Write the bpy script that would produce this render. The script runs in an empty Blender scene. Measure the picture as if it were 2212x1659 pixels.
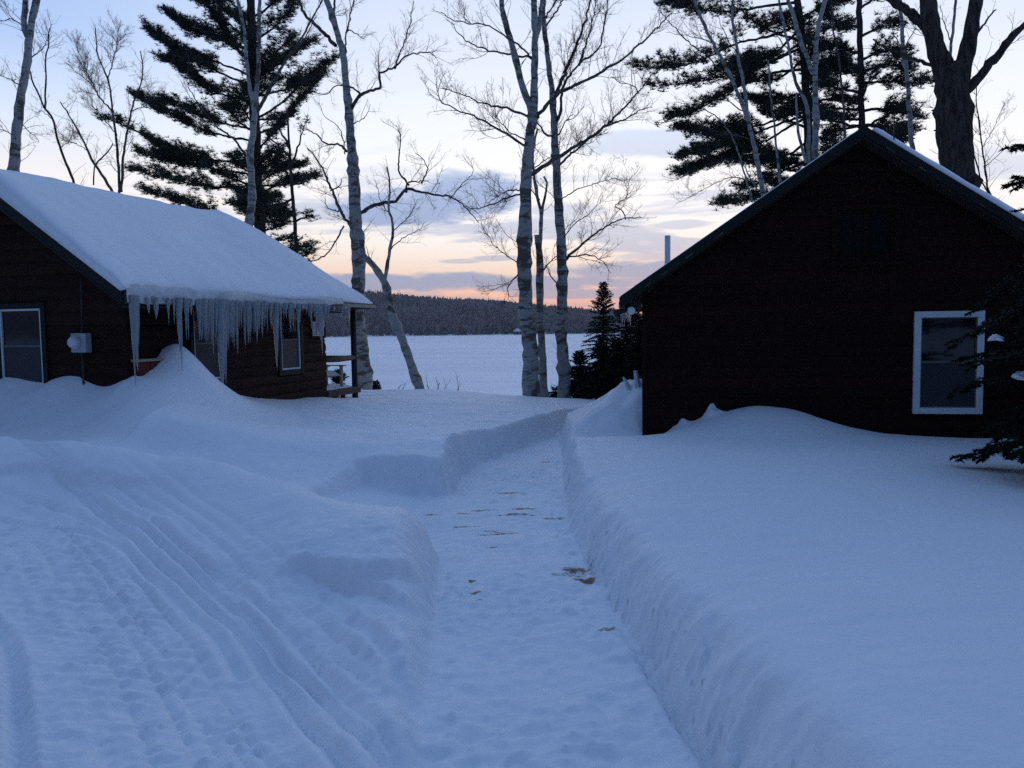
import bpy, math, random
import numpy as np
from mathutils import Vector, Matrix

scene = bpy.context.scene
COL = scene.collection
rad = math.radians

# ------------------------------------------------------------------ camera
EYE = 1.6
PITCH, ROLL = rad(4.0), 0.014
FPX, CU, CV = 1721.0, 1106.0, 829.5
Fw = np.array([0, math.cos(PITCH), -math.sin(PITCH)])
R0 = np.array([1.0, 0, 0]); U0 = np.array([0, math.sin(PITCH), math.cos(PITCH)])
Rt = math.cos(ROLL) * R0 - math.sin(ROLL) * U0
Up = math.cos(ROLL) * U0 + math.sin(ROLL) * R0
cam_data = bpy.data.cameras.new('camera')
cam_data.sensor_width = 36.0; cam_data.lens = 36.0 * FPX / 2212.0
cam_data.clip_start = 0.05; cam_data.clip_end = 6000
cam = bpy.data.objects.new('camera', cam_data); COL.objects.link(cam)
cam.matrix_world = Matrix(((Rt[0], Up[0], -Fw[0], 0), (Rt[1], Up[1], -Fw[1], 0), (Rt[2], Up[2], -Fw[2], EYE), (0, 0, 0, 1)))
scene.camera = cam

def lin(r, g, b):
    f = lambda c: (c / 255 / 12.92) if c <= 10 else ((c / 255 + .055) / 1.055) ** 2.4
    return (f(r), f(g), f(b))

# ------------------------------------------------------------------ world: dusk sky with afterglow and cloud streaks
world = bpy.data.worlds.new('World'); scene.world = world; world.use_nodes = True
nt = world.node_tree; nt.nodes.clear()

class NG:
    """little helper for node graphs"""
    def __init__(s, tree): s.t = tree
    def n(s, typ, **kw):
        o = s.t.nodes.new(typ)
        for k, v in kw.items(): setattr(o, k, v)
        return o
    def link(s, a, b): s.t.links.new(a, b)
    def put(s, sock, v):
        if isinstance(v, bpy.types.NodeSocket): s.link(v, sock)
        elif v is not None: sock.default_value = v
    def m(s, op, a, b=None, c=None, clamp=False):
        o = s.n('ShaderNodeMath', operation=op, use_clamp=clamp)
        for i, v in enumerate((a, b, c)):
            if v is not None: s.put(o.inputs[i], v)
        return o.outputs[0]
    def ss(s, x, a, b, lo=0., hi=1.):
        o = s.n('ShaderNodeMapRange', interpolation_type='SMOOTHSTEP')
        s.put(o.inputs[0], x)
        for i, v in zip((1, 2, 3, 4), (a, b, lo, hi)): s.put(o.inputs[i], v)
        return o.outputs[0]
    def mix(s, f, a, b, mode='MIX'):
        o = s.n('ShaderNodeMix', data_type='RGBA', blend_type=mode)
        s.put(o.inputs[0], f); s.put(o.inputs[6], a); s.put(o.inputs[7], b)
        return o.outputs[2]
    def ramp(s, f, stops, interp='LINEAR'):
        o = s.n('ShaderNodeValToRGB'); cr = o.color_ramp; cr.interpolation = interp
        while len(cr.elements) > 1: cr.elements.remove(cr.elements[-1])
        cr.elements[0].position = stops[0][0]; cr.elements[0].color = (*stops[0][1], 1)
        for p, c in stops[1:]:
            e = cr.elements.new(p); e.color = (*c, 1)
        s.put(o.inputs[0], f); return o.outputs[0]
    def noise(s, vec, scale, detail=4, rough=.55, dist=0.):
        o = s.n('ShaderNodeTexNoise'); s.put(o.inputs['Vector'], vec)
        o.inputs['Scale'].default_value = scale; o.inputs['Detail'].default_value = detail
        o.inputs['Roughness'].default_value = rough; o.inputs['Distortion'].default_value = dist
        return o.outputs[0]
    def comb(s, x, y, z):
        o = s.n('ShaderNodeCombineXYZ')
        for i, v in enumerate((x, y, z)): s.put(o.inputs[i], v)
        return o.outputs[0]
    def map(s, vec, scale=(1, 1, 1), loc=(0, 0, 0)):
        o = s.n('ShaderNodeMapping'); s.put(o.inputs[0], vec)
        o.inputs['Scale'].default_value = scale; o.inputs['Location'].default_value = loc
        return o.outputs[0]

def build_sky():
    g = NG(nt)
    out = g.n('ShaderNodeOutputWorld'); bg = g.n('ShaderNodeBackground')
    tc = g.n('ShaderNodeTexCoord'); sep = g.n('ShaderNodeSeparateXYZ')
    g.link(tc.outputs['Generated'], sep.inputs[0])
    x, y, z = sep.outputs
    el = g.m('MULTIPLY', g.m('ARCSINE', z), 180 / math.pi)
    az = g.m('MULTIPLY', g.m('ARCTAN2', x, y), 180 / math.pi)
    elf = g.m('DIVIDE', g.m('MAXIMUM', el, 0.0), 90.0, clamp=True)
    sunside = g.ramp(elf, [(0, lin(255, 164, 128)), (1.5/90, lin(255, 186, 150)), (3.5/90, lin(253, 213, 184)), (6/90, lin(253, 234, 216)),
                           (9/90, lin(250, 242, 238)), (13/90, lin(218, 229, 246)), (18/90, lin(172, 197, 238)), (25/90, lin(144, 177, 226)), (36/90, lin(140, 172, 220)),
                           (60/90, lin(118, 151, 200)), (1, lin(107, 140, 188))])
    away = g.ramp(elf, [(0, lin(66, 72, 92)), (8/90, lin(74, 83, 108)), (16/90, lin(76, 93, 126)), (26/90, lin(76, 102, 145)),
                        (50/90, lin(89, 119, 166)), (1, lin(107, 140, 188))])
    AZ0 = 13.0
    cosd = g.m('COSINE', g.m('MULTIPLY', g.m('SUBTRACT', az, AZ0), math.pi / 180))
    glow = g.ss(cosd, -0.35, 0.80)
    base = g.mix(glow, away, sunside)
    # high thin veil that pales the sky toward the sun
    veil = g.m('MULTIPLY', g.ss(cosd, .70, .985), g.m('MULTIPLY', g.ss(el, 2.5, 8), g.ss(el, 42, 9)))
    base = g.mix(g.m('MULTIPLY', veil, .70), base, (*lin(254, 252, 251), 1))
    # clouds: wind-drawn streaks seen in azimuth / elevation
    cv = g.comb(az, el, 0.0)
    n1 = g.noise(g.map(cv, (.055, .42, 1), (3.1, 1.7, 0)), 1.0, 6, .58, .6)
    n2 = g.noise(g.map(cv, (.16, .55, 1), (7.7, 4.2, 0)), 1.0, 6, .6, .8)
    n3 = g.noise(g.map(cv, (.5, 1.6, 1), (1.7, 9.2, 0)), 1.0, 5, .6, .5)
    mask = g.m('MULTIPLY', g.ss(el, 0.2, 1.6), g.ss(el, 15, 6))
    low = g.m('MULTIPLY', g.ss(n1, .50, .60), mask)
    low = g.m('MULTIPLY', low, .6)
    def blob(a0, e0, ra, re, k, edge=.5):
        da = g.m('DIVIDE', g.m('SUBTRACT', az, a0), ra); de = g.m('DIVIDE', g.m('SUBTRACT', el, e0), re)
        d = g.m('ADD', g.m('MULTIPLY', da, da), g.m('MULTIPLY', de, de))
        d = g.m('SUBTRACT', d, g.m('MULTIPLY', g.m('SUBTRACT', n2, .5), 2.6))
        d = g.m('SUBTRACT', d, g.m('MULTIPLY', g.m('SUBTRACT', n3, .5), 1.2))
        return g.m('MULTIPLY', g.ss(d, 1.0 + edge, 1.0 - edge), k)
    cl = low
    for b in [(-7.5, 8.4, 5.5, 1.2, 1.0), (-2.5, 9.4, 3.4, 1.7, 1.0), (-12.5, 8.2, 4.5, .7, .6), (-8, 3.3, 12, .62, .95), (2, 3.2, 10, .55, .9),
              (9, 4.0, 7, .7, .9), (7.5, 2.4, 7, .38, .85), (13, 4.9, 6, .55, .55), (4, 8.2, 3, .5, .5), (10, 12.5, 5, .9, .6),
              (-1, 5.0, 1.6, .2, .6), (-3.6, 4.8, 1.4, .16, .5), (-17, 5.6, 3, .3, .6), (-26, 5, 7, .8, .7), (24, 4, 8, .8, .7), (12, 7, 2.2, .3, .5)]:
        cl = g.m('MAXIMUM', cl, blob(*b))
    ccol = g.ramp(elf, [(0, lin(186, 160, 168)), (2.2/90, lin(146, 158, 188)), (6/90, lin(144, 161, 198)), (10/90, lin(156, 175, 213)), (16/90, lin(208, 220, 244))])
    col = g.mix(g.m('MULTIPLY', cl, .93, clamp=True), base, ccol)
    # physical dusk sky, weak, mixed over the gradient
    sky = g.n('ShaderNodeTexSky', sky_type='NISHITA'); sky.sun_disc = False
    sky.sun_elevation = rad(0.4); sky.sun_rotation = rad(AZ0)
    sky.altitude = 300; sky.air_density = 1.0; sky.dust_density = .6; sky.ozone_density = 2.5
    # under the horizon: snow-covered land, dim blue
    ground = (*lin(96, 118, 172), 1)
    col = g.mix(g.ss(el, -0.6, -1.6), col, ground)
    add = g.mix(1.0, col, g.mix(1.0, sky.outputs[0], (.02, .02, .02, 1), 'MULTIPLY'), 'ADD')
    g.link(add, bg.inputs[0]); bg.inputs[1].default_value = 1.15
    g.link(bg.outputs[0], out.inputs[0])
build_sky()

# the sun has set behind the hill: only a faint broad afterglow is left
sl = bpy.data.lights.new('sun', 'SUN'); sl.energy = 0.05; sl.angle = rad(40); sl.color = (1.0, .72, .55)
sun = bpy.data.objects.new('sun', sl); COL.objects.link(sun)
sd = Vector((math.sin(rad(13)) * math.cos(rad(6)), math.cos(rad(13)) * math.cos(rad(6)), math.sin(rad(6))))
sun.rotation_euler = sd.to_track_quat('Z', 'Y').to_euler()

scene.view_settings.view_transform = 'Standard'; scene.view_settings.look = 'None'
scene.view_settings.exposure = 0.0; scene.view_settings.gamma = 1.0
scene.view_settings.use_curve_mapping = False
scene.cycles.use_denoising = False
scene.cycles.sample_clamp_direct = 4.0; scene.cycles.sample_clamp_indirect = 1.5
scene.cycles.max_bounces = 5; scene.cycles.diffuse_bounces = 2; scene.cycles.transparent_max_bounces = 8
scene.cycles.transmission_bounces = 5; scene.cycles.glossy_bounces = 3
scene.cycles.caustics_reflective = False; scene.cycles.caustics_refractive = False

# ------------------------------------------------------------------ helpers
def ray(u, v):
    return Fw + (u - CU) / FPX * Rt - (v - CV) / FPX * Up
def at(u, v, Y):
    d = ray(u, v); return np.array([0, 0, EYE]) + d * (Y / d[1])
def atz(u, v, z):
    d = ray(u, v); return np.array([0, 0, EYE]) + d * ((z - EYE) / d[2])

def tag(o, label=None, cat=None, group=None, kind=None):
    if label: o['label'] = label
    if cat: o['category'] = cat
    if group: o['group'] = group
    if kind: o['kind'] = kind
    return o
def empty(name, loc=(0, 0, 0), rz=0.):
    o = bpy.data.objects.new(name, None); COL.objects.link(o)
    o.location = tuple(float(c) for c in loc); o.rotation_euler = (0, 0, rz); o.empty_display_size = .3
    return o
def link(name, me, mat=None, parent=None, loc=None):
    o = bpy.data.objects.new(name, me); COL.objects.link(o)
    if mat is not None and not me.materials: me.materials.append(mat)
    if parent is not None: o.parent = parent
    if loc is not None: o.location = tuple(float(c) for c in loc)
    return o
def mesh_np(name, V, quads=None, tris=None, smooth=True, mats=None):
    me = bpy.data.meshes.new(name)
    V = np.asarray(V, dtype=np.float32); me.vertices.add(len(V)); me.vertices.foreach_set('co', V.ravel())
    loops, starts, n = [], [], 0
    for F, k in ((quads, 4), (tris, 3)):
        if F is None or len(F) == 0: continue
        F = np.asarray(F, dtype=np.int32); loops.append(F.ravel())
        starts.append(n + np.arange(len(F), dtype=np.int32) * k); n += F.size
    L = np.concatenate(loops); S = np.concatenate(starts)
    me.loops.add(len(L)); me.loops.foreach_set('vertex_index', L)
    me.polygons.add(len(S)); me.polygons.foreach_set('loop_start', S)
    if smooth: me.polygons.foreach_set('use_smooth', np.ones(len(S), dtype=bool))
    me.update(calc_edges=True); me.validate()
    return me

class MB:
    """collects simple solids; build() links them as one mesh"""
    def __init__(s): s.v = []; s.f = []
    def add(s, v, f):
        o = len(s.v); s.v += [tuple(map(float, p)) for p in v]; s.f += [tuple(i + o for i in q) for q in f]; return s
    def box(s, a, b):
        (x0, y0, z0), (x1, y1, z1) = a, b
        v = [(x0, y0, z0), (x1, y0, z0), (x1, y1, z0), (x0, y1, z0), (x0, y0, z1), (x1, y0, z1), (x1, y1, z1), (x0, y1, z1)]
        return s.add(v, [(0, 3, 2, 1), (4, 5, 6, 7), (0, 1, 5, 4), (1, 2, 6, 5), (2, 3, 7, 6), (3, 0, 4, 7)])
    def hexa(s, lo, hi):
        return s.add(list(lo) + list(hi), [(3, 2, 1, 0), (4, 5, 6, 7), (0, 1, 5, 4), (1, 2, 6, 5), (2, 3, 7, 6), (3, 0, 4, 7)])
    def prism(s, poly, axis, a, b):
        """poly of 2D points extruded along axis (0,1,2) from a to b"""
        n = len(poly)
        def p3(p, t):
            q = list(p); q.insert(axis, t); return q
        v = [p3(p, a) for p in poly] + [p3(p, b) for p in poly]
        f = [tuple(range(n)), tuple(range(2 * n - 1, n - 1, -1))] + [(i, i + n, (i + 1) % n + n, (i + 1) % n) for i in range(n)]
        return s.add(v, f)
    def tube(s, pts, rads, n=10, cap=True):
        P = [Vector(p) for p in pts]; o = len(s.v)
        for i, p in enumerate(P):
            t = (P[min(i + 1, len(P) - 1)] - P[max(i - 1, 0)]).normalized()
            a = t.cross(Vector((0, 0, 1)) if abs(t.z) < .9 else Vector((1, 0, 0))).normalized(); b = t.cross(a)
            for k in range(n):
                w = 2 * math.pi * k / n
                s.v.append(tuple(p + (a * math.cos(w) + b * math.sin(w)) * rads[i]))
        for i in range(len(P) - 1):
            for k in range(n):
                k2 = (k + 1) % n
                s.f.append((o + i * n + k, o + i * n + k2, o + (i + 1) * n + k2, o + (i + 1) * n + k))
        if cap:
            s.f.append(tuple(o + k for k in range(n))[::-1]); s.f.append(tuple(o + (len(P) - 1) * n + k for k in range(n)))
        return s
    def mesh(s, name, smooth=False, bevel=0):
        import bmesh
        me = bpy.data.meshes.new(name); me.from_pydata(s.v, [], s.f)
        bm = bmesh.new(); bm.from_mesh(me); bmesh.ops.recalc_face_normals(bm, faces=bm.faces)
        if bevel: bmesh.ops.bevel(bm, geom=list(bm.edges), offset=bevel, segments=1, affect='EDGES', profile=.5)
        bm.to_mesh(me); bm.free()
        if smooth: me.polygons.foreach_set('use_smooth', np.ones(len(me.polygons), dtype=bool))
        me.update(); return me
    def build(s, name, mat, parent=None, smooth=False, bevel=0, loc=None):
        return link(name, s.mesh(name, smooth, bevel), mat, parent, loc)

# numpy value noise
_rng = np.random.default_rng(7)
_G = _rng.random((256, 256))
def vnoise(x, y):
    xi = np.floor(x).astype(int); yi = np.floor(y).astype(int); fx = x - xi; fy = y - yi
    fx = fx * fx * fx * (fx * (fx * 6 - 15) + 10); fy = fy * fy * fy * (fy * (fy * 6 - 15) + 10)
    a = _G[xi & 255, yi & 255]; b = _G[(xi + 1) & 255, yi & 255]; c = _G[xi & 255, (yi + 1) & 255]; d = _G[(xi + 1) & 255, (yi + 1) & 255]
    return (a * (1 - fx) + b * fx) * (1 - fy) + (c * (1 - fx) + d * fx) * fy - .5
def fbm(x, y, o=4, lac=2.03, g=.5):
    s = 0; a = 1.; f = 1.
    for i in range(o):
        s = s + a * vnoise(x * f + 17.3 * i, y * f + 9.1 * i); a *= g; f *= lac
    return s
def sstep(x, a, b):
    t = np.clip((x - a) / (b - a), 0, 1); return t * t * (3 - 2 * t)

# ------------------------------------------------------------------ materials
MATS = {}
def mat(name, color, rough=.7, build=None, spec=.3, **kw):
    m = bpy.data.materials.new(name); m.use_nodes = True; t = m.node_tree
    b = t.nodes['Principled BSDF']; b.inputs['Base Color'].default_value = (*color, 1)
    b.inputs['Roughness'].default_value = rough; b.inputs['Specular IOR Level'].default_value = spec
    for k, v in kw.items(): b.inputs[k.replace('_', ' ')].default_value = v
    if build: build(NG(t), b, t)
    MATS[name] = m; return m
def bump(g, b, h, strength=.5, dist=.02):
    o = g.n('ShaderNodeBump'); o.inputs['Strength'].default_value = strength; o.inputs['Distance'].default_value = dist
    g.put(o.inputs['Height'], h); g.link(o.outputs[0], b.inputs['Normal'])
def pos(g):
    return g.n('ShaderNodeNewGeometry').outputs['Position']
def obj_co(g):
    return g.n('ShaderNodeTexCoord').outputs['Object']

def m_snow(g, b, t):
    p = pos(g)
    n = g.noise(p, 1.3, 4); n2 = g.noise(p, 38, 5, .7); n3 = g.noise(p, 9, 4)
    c = g.mix(n, (.80, .83, .885, 1), (.88, .90, .935, 1))
    a = g.n('ShaderNodeAttribute', attribute_name='dirt_and_shade').outputs['Fac']
    n4 = g.noise(p, 26, 5, .7)
    dm = g.ss(g.m('ADD', a, g.m('MULTIPLY', g.m('SUBTRACT', n4, .5), 1.3)), .40, .74)
    dirt_and_shade = g.mix(g.noise(p, 14, 3), (.07, .045, .022, 1), (.40, .28, .16, 1))
    g.link(g.mix(dm, c, dirt_and_shade), b.inputs['Base Color'])
    h = g.m('ADD', g.m('MULTIPLY', n2, .35), g.m('MULTIPLY', n3, 1.0))
    bump(g, b, h, .7, .02)
mat('snow', (.84, .87, .91), .6, m_snow, .3)
def m_snowroof(g, b, t):
    p = pos(g); n2 = g.noise(p, 45, 5, .7); n = g.noise(p, 1.1, 3)
    g.link(g.mix(n, (.80, .83, .885, 1), (.88, .90, .935, 1)), b.inputs['Base Color'])
    bump(g, b, g.m('ADD', n2, g.m('MULTIPLY', g.noise(p, 5, 4), 2.0)), .25, .015)
mat('roof_snow', (.84, .87, .91), .75, m_snowroof, .2)
def m_lake(g, b, t):
    p = pos(g)
    n = g.noise(g.map(p, (.012, .05, 1)), 1, 6, .6, .4); n2 = g.noise(g.map(p, (.15, .6, 1)), 1, 5, .6)
    g.link(g.mix(g.ss(n, .35, .65), (.72, .76, .84, 1), (.90, .92, .95, 1)), b.inputs['Base Color'])
    bump(g, b, g.m('ADD', n2, g.m('MULTIPLY', n, 2)), .5, .25)
mat('lake_snow', (.84, .87, .91), .55, m_lake, .4)

def wood(c0, c1, sx=(1.2, 1.2, 30)):
    def f(g, b, t):
        p = obj_co(g); r = g.n('ShaderNodeObjectInfo').outputs['Random']
        q = g.n('ShaderNodeVectorMath', operation='ADD'); g.link(p, q.inputs[0]); g.link(g.comb(g.m('MULTIPLY', r, 37.0), g.m('MULTIPLY', r, 11.0), r), q.inputs[1])
        gr = g.noise(g.map(q.outputs[0], sx), 1, 6, .65, .3); w = g.noise(q.outputs[0], 2.2, 5)
        f1 = g.m('ADD', g.m('MULTIPLY', gr, .55), g.m('ADD', g.m('MULTIPLY', r, .25), g.m('MULTIPLY', w, .35)), clamp=True)
        g.link(g.mix(g.ss(f1, .3, .9), (*c0, 1), (*c1, 1)), b.inputs['Base Color'])
        g.link(g.ss(gr, .2, .8, .55, .8), b.inputs['Roughness'])
        bump(g, b, gr, .4, .006)
    return f
mat('brown_siding', (.05, .025, .02), .7, wood((.014, .0052, .0036), (.036, .0142, .0100)), .10)
mat('dark_siding', (.03, .015, .012), .75, wood((.0125, .0040, .0027), (.0245, .0080, .0056)), .08)
mat('porch_wood', (.06, .04, .03), .7, wood((.05, .034, .028), (.14, .095, .075), (8, 1.0, 8)))
mat('post_wood', (.03, .02, .016), .7, wood((.022, .014, .012), (.05, .032, .026), (12, 12, 1)))
mat('green_trim', (.012, .022, .020), .6, wood((.0032, .0058, .0055), (.007, .011, .0105), (4, 4, 4)))
mat('white_trim', (.62, .65, .68), .5, wood((.52, .55, .58), (.70, .72, .74), (3, 3, 12)))
mat('grey_trim', (.2, .2, .2), .5, wood((.10, .105, .11), (.17, .175, .18), (3, 3, 12)))
mat('shingle', (.03, .035, .035), .9, wood((.018, .02, .02), (.05, .055, .055), (6, 6, 6)))
mat('soffit', (.05, .045, .03), .7, wood((.05, .04, .028), (.16, .13, .09), (2, 2, 20)))
mat('red_paint', (.12, .012, .01), .55, wood((.085, .009, .008), (.15, .018, .015)))
mat('pale_wood', (.38, .36, .28), .7, wood((.28, .26, .19), (.44, .41, .32), (10, 10, 2)))
def m_glass(g, b, t):
    bump(g, b, g.noise(obj_co(g), 2.5, 2), .05, .02)
mat('window_glass', (.006, .007, .010), .06, m_glass, .5)
mat('dim_glass', (.005, .005, .006), .25, m_glass, .1)
mat('screen_mesh', (.030, .033, .040), .45, None, .3)
mat('curtain', (.42, .45, .52), .85, wood((.3, .33, .4), (.5, .53, .6), (20, 20, 1)))
mat('tan_through_light', (.62, .50, .42), .85, wood((.5, .4, .33), (.68, .56, .46), (20, 20, 1)))  # brightness seen through the small window, put into an opaque tan
def m_metal(g, b, t):
    n = g.noise(obj_co(g), 6, 4); g.link(g.ss(n, .3, .7, .3, .55), b.inputs['Roughness'])
mat('galvanised', (.55, .58, .62), .4, m_metal, .5, Metallic=.7)
mat('meter_grey', (.34, .37, .40), .45, m_metal, .5)
mat('dial_glass', (.55, .60, .66), .15, m_metal, .6)
mat('black_metal', (.014, .014, .016), .5, m_metal, .4)
mat('lamp_glass', (.72, .75, .78), .25, m_metal, .5)
mat('tank_paint', (.040, .046, .055), .5, m_metal, .4)
def m_ice(g, b, t):
    p = pos(g); n = g.noise(g.map(p, (30, 30, 6)), 1, 4)
    g.link(g.mix(n, (.50, .57, .62, 1), (.80, .84, .87, 1)), b.inputs['Base Color'])
    bump(g, b, g.noise(g.map(p, (25, 25, 40)), 1, 3), .4, .012)
mat('ice', (.7, .75, .8), .32, m_ice, .4, Transmission_Weight=.62, IOR=1.31)

def m_rime(g, b, t):
    p = pos(g); n = g.noise(g.map(p, (9, 9, 9)), 1, 5)
    g.link(g.mix(n, (.36, .40, .43, 1), (.72, .75, .78, 1)), b.inputs['Base Color']); bump(g, b, n, .5, .02)
mat('eave_ice', (.5, .56, .6), .5, m_rime, .25)

def m_birch(g, b, t):
    p = obj_co(g)
    band = g.noise(g.map(p, (1.6, 1.6, 9)), 1, 5, .65, .5)
    patch = g.noise(g.map(p, (1.5, 1.5, 2.6), (3, 1, 0)), 1, 6, .65, 1.2)
    fine = g.noise(g.map(p, (30, 30, 60)), 1, 4)
    c = g.mix(fine, (.22, .212, .20, 1), (.43, .415, .39, 1))
    c = g.mix(g.ss(patch, .50, .60), c, (.105, .085, .072, 1))
    c = g.mix(g.m('MULTIPLY', g.ss(band, .55, .62), .9), c, (.07, .058, .05, 1))
    g.link(c, b.inputs['Base Color'])
    bump(g, b, g.m('ADD', patch, g.m('MULTIPLY', band, .7)), .8, .03)
mat('birch_bark', (.45, .45, .44), .75, m_birch, .2)
def m_bark(g, b, t):
    p = obj_co(g); n = g.noise(g.map(p, (14, 14, 3.5)), 1, 6, .65, .8)
    cc = g.mix(g.ss(n, .35, .65), (.022, .018, .016, 1), (.085, .07, .06, 1)); g.link(cc, b.inputs['Base Color'])
    bump(g, b, n, 1.0, .05)
mat('dark_bark', (.05, .04, .035), .9, m_bark, .1)
def m_limb(g, b, t):
    p = obj_co(g); n = g.noise(g.map(p, (9, 9, 9)), 1, 5, .65)
    g.link(g.mix(g.ss(n, .4, .6), (.045, .036, .031, 1), (.13, .115, .105, 1)), b.inputs['Base Color']); bump(g, b, n, .8, .02)
mat('limb_bark', (.1, .085, .075), .85, m_limb, .1)
mat('twig_bark', (.05, .038, .033), .85, None, .1)
def m_needle(c0, c1):
    def f(g, b, t):
        n = g.noise(pos(g), 2.3, 4)
        g.link(g.mix(g.ss(n, .3, .7), (*c0, 1), (*c1, 1)), b.inputs['Base Color'])
    return f
mat('pine_needles', (.03, .045, .03), .65, m_needle((.016, .024, .018), (.045, .06, .038)), .25)
mat('spruce_needles', (.02, .035, .025), .65, m_needle((.012, .02, .016), (.032, .046, .032)), .25)
mat('cedar_sprays', (.02, .03, .02), .65, m_needle((.010, .015, .011), (.026, .036, .024)), .2)
def m_forest(g, b, t):
    a = g.n('ShaderNodeAttribute', attribute_name='tint').outputs['Color']
    n = g.noise(pos(g), .35, 4)
    g.link(g.mix(g.ss(n, .3, .7, .0, .45), a, (.03, .035, .04, 1)), b.inputs['Base Color'])
mat('forest', (.06, .06, .06), .9, m_forest, .05)

# ------------------------------------------------------------------ snow-covered ground
LAKE_Z = -4.1
LC0, LTH = np.array([-4.83, 10.0]), rad(17.0)          # left cabin: near corner, turn
RC0, RTH = np.array([1.67, 10.0]), rad(10.0)          # right cabin
def local(c0, th, x, y):
    dx, dy = x - c0[0], y - c0[1]; c, s = math.cos(th), math.sin(th)
    return dx * c - dy * s, dx * s + dy * c
def seg_dist(px, py, poly, closed=True):
    """unsigned distance to a polyline"""
    best = np.full(px.shape, 1e9); n = len(poly)
    for i in range(n if closed else n - 1):
        ax, ay = poly[i]; bx, by = poly[(i + 1) % n]
        vx, vy = bx - ax, by - ay; l2 = vx * vx + vy * vy + 1e-12
        t = np.clip(((px - ax) * vx + (py - ay) * vy) / l2, 0, 1)
        best = np.minimum(best, (px - ax - t * vx) ** 2 + (py - ay - t * vy) ** 2)
    return np.sqrt(best)
def inside(px, py, poly):
    r = np.zeros(px.shape, bool); n = len(poly)
    for i in range(n):
        ax, ay = poly[i]; bx, by = poly[(i + 1) % n]
        if ay == by: continue
        c = ((ay > py) != (by > py)) & (px < (bx - ax) * (py - ay) / (by - ay) + ax)
        r ^= c
    return r
def smooth_line(P, n=6):
    P = np.array(P, float); Q = np.vstack([2 * P[0] - P[1], P, 2 * P[-1] - P[-2]]); out = []
    for i in range(1, len(Q) - 2):
        a, b, c, d = Q[i - 1], Q[i], Q[i + 1], Q[i + 2]
        for k in range(n):
            t = k / n
            out.append(.5 * ((2 * b) + (c - a) * t + (2 * a - 5 * b + 4 * c - d) * t * t + (3 * b - a - 3 * c + d) * t ** 3))
    out.append(P[-1]); return np.array(out)

# surface points read as picture position plus either height (z) or distance (Y)
_cp = []
CRESTPX = [(-150, 938, .63), (0, 944, .62), (150, 955, .60), (250, 968, .58), (400, 988, .54), (500, 1008, .51), (600, 1036, .47), (690, 1064, .44), (760, 1062, .42)]
CREST = np.array([atz(u, v, z) for u, v, z in CRESTPX])
for p_ in CREST: _cp.append(p_ - np.array([0, 0, .11]))
for u, v, z in [(0, 1640, .10), (300, 1640, .07), (600, 1640, .08), (880, 1640, .15), (0, 1400, .12), (300, 1400, .10), (600, 1400, .09), (800, 1420, .18),
                (900, 1420, .20), (750, 1560, .14), (0, 1200, .17), (250, 1200, .15), (500, 1250, .15), (700, 1290, .24), (880, 1300, .30),
                (870, 1105, .40), (800, 1130, .39), (905, 1160, .36), (905, 1195, .34), (800, 1190, .32), (600, 1150, .30), (400, 1070, .34), (200, 1010, .42), (0, 1000, .40), (100, 1070, .25), (300, 1100, .24),
                (1560, 1378, 0.35), (1470, 1243, 0.35), (1650, 1503, 0.35), (1720, 1629, 0.34), (1400, 1150, 0.36), (1260, 1060, 0.32), (1450, 1100, 0.40), (1700, 1100, 0.42),
                (1700, 1300, 0.40), (2000, 1200, 0.42), (2200, 1300, 0.42), (2200, 1600, 0.40), (1900, 1500, 0.40), (1400, 1010, 0.40), (1600, 985, 0.42), (1850, 985, 0.40), (2150, 1040, 0.38)]:
    _cp.append(atz(u, v, z))
for u, v, Y in [(0, 835, 10.4), (100, 826, 10.2), (275, 836, 9.75), (200, 900, 9.5), (0, 900, 9.8), (0, 930, 9.3), (0, 865, 10.2), (200, 930, 9.0), (250, 942, 8.6), (350, 862, 9.6), (520, 860, 11.9), (700, 859, 14.2), (780, 858, 15.8),
                (850, 848, 16.6), (940, 842, 17.2), (1050, 849, 17.5), (1150, 858, 17), (1220, 868, 16.5), (1290, 876, 16.3), (600, 900, 11), (800, 900, 11.5), (950, 900, 12),
                (450, 920, 9.5), (600, 950, 8.8), (800, 960, 8.6), (950, 960, 8.3), (985, 985, 7.75), (850, 985, 7.9), (700, 1000, 7.9), (500, 965, 8.2), (380, 940, 8.4),
                (1072, 920, 10.5), (1168, 898, 12.6), (1223, 883, 14.7), (640, 874, 12.6), (850, 868, 14), (1000, 872, 14),
                (1240, 950, 9.6), (1300, 945, 9.4), (1394, 948, 9.7), (1500, 950, 9.0), (1700, 960, 8.4), (2000, 962, 8.5), (2150, 975, 8.3)]:
    _cp.append(at(u, v, Y))
_cp += [np.array(p, float) for p in [(-4.9, 8.55, .40), (-3.6, 7.95, .34), (-2.4, 7.25, .20), (-1.75, 6.6, .16), (-5.8, 9.0, .50), (-3.0, 7.6, .26), (-1.2, 6.3, .2),
        (-9, 10, 1.0), (-9, 6, .5), (-9, 2, .15), (-4, 0, .1), (-2, -1, .07), (-.75, 1.5, .15), (-.75, -1, .14), (-8, -3, .1), (9, 10, .3), (9, 5, .42), (6, 2, .4), (3, 0, .37), (3, -3, .36), (9, -3, .4),
        (1.3, 0, .34), (1.2, 1.5, .34), (2.4, 14, .25), (4, 18, .0), (9, 18, -.1), (-9, 18, .5), (-6, 21, .1), (0, 21, -.35), (6, 21, -.4), (12, 14, .2), (-13, 14, .9), (-13, 4, .5), (13, 2, .5)]]
_cp = np.array(_cp)
def _phi(r2): return .5 * r2 * np.log(r2 + 1e-9)
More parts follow.
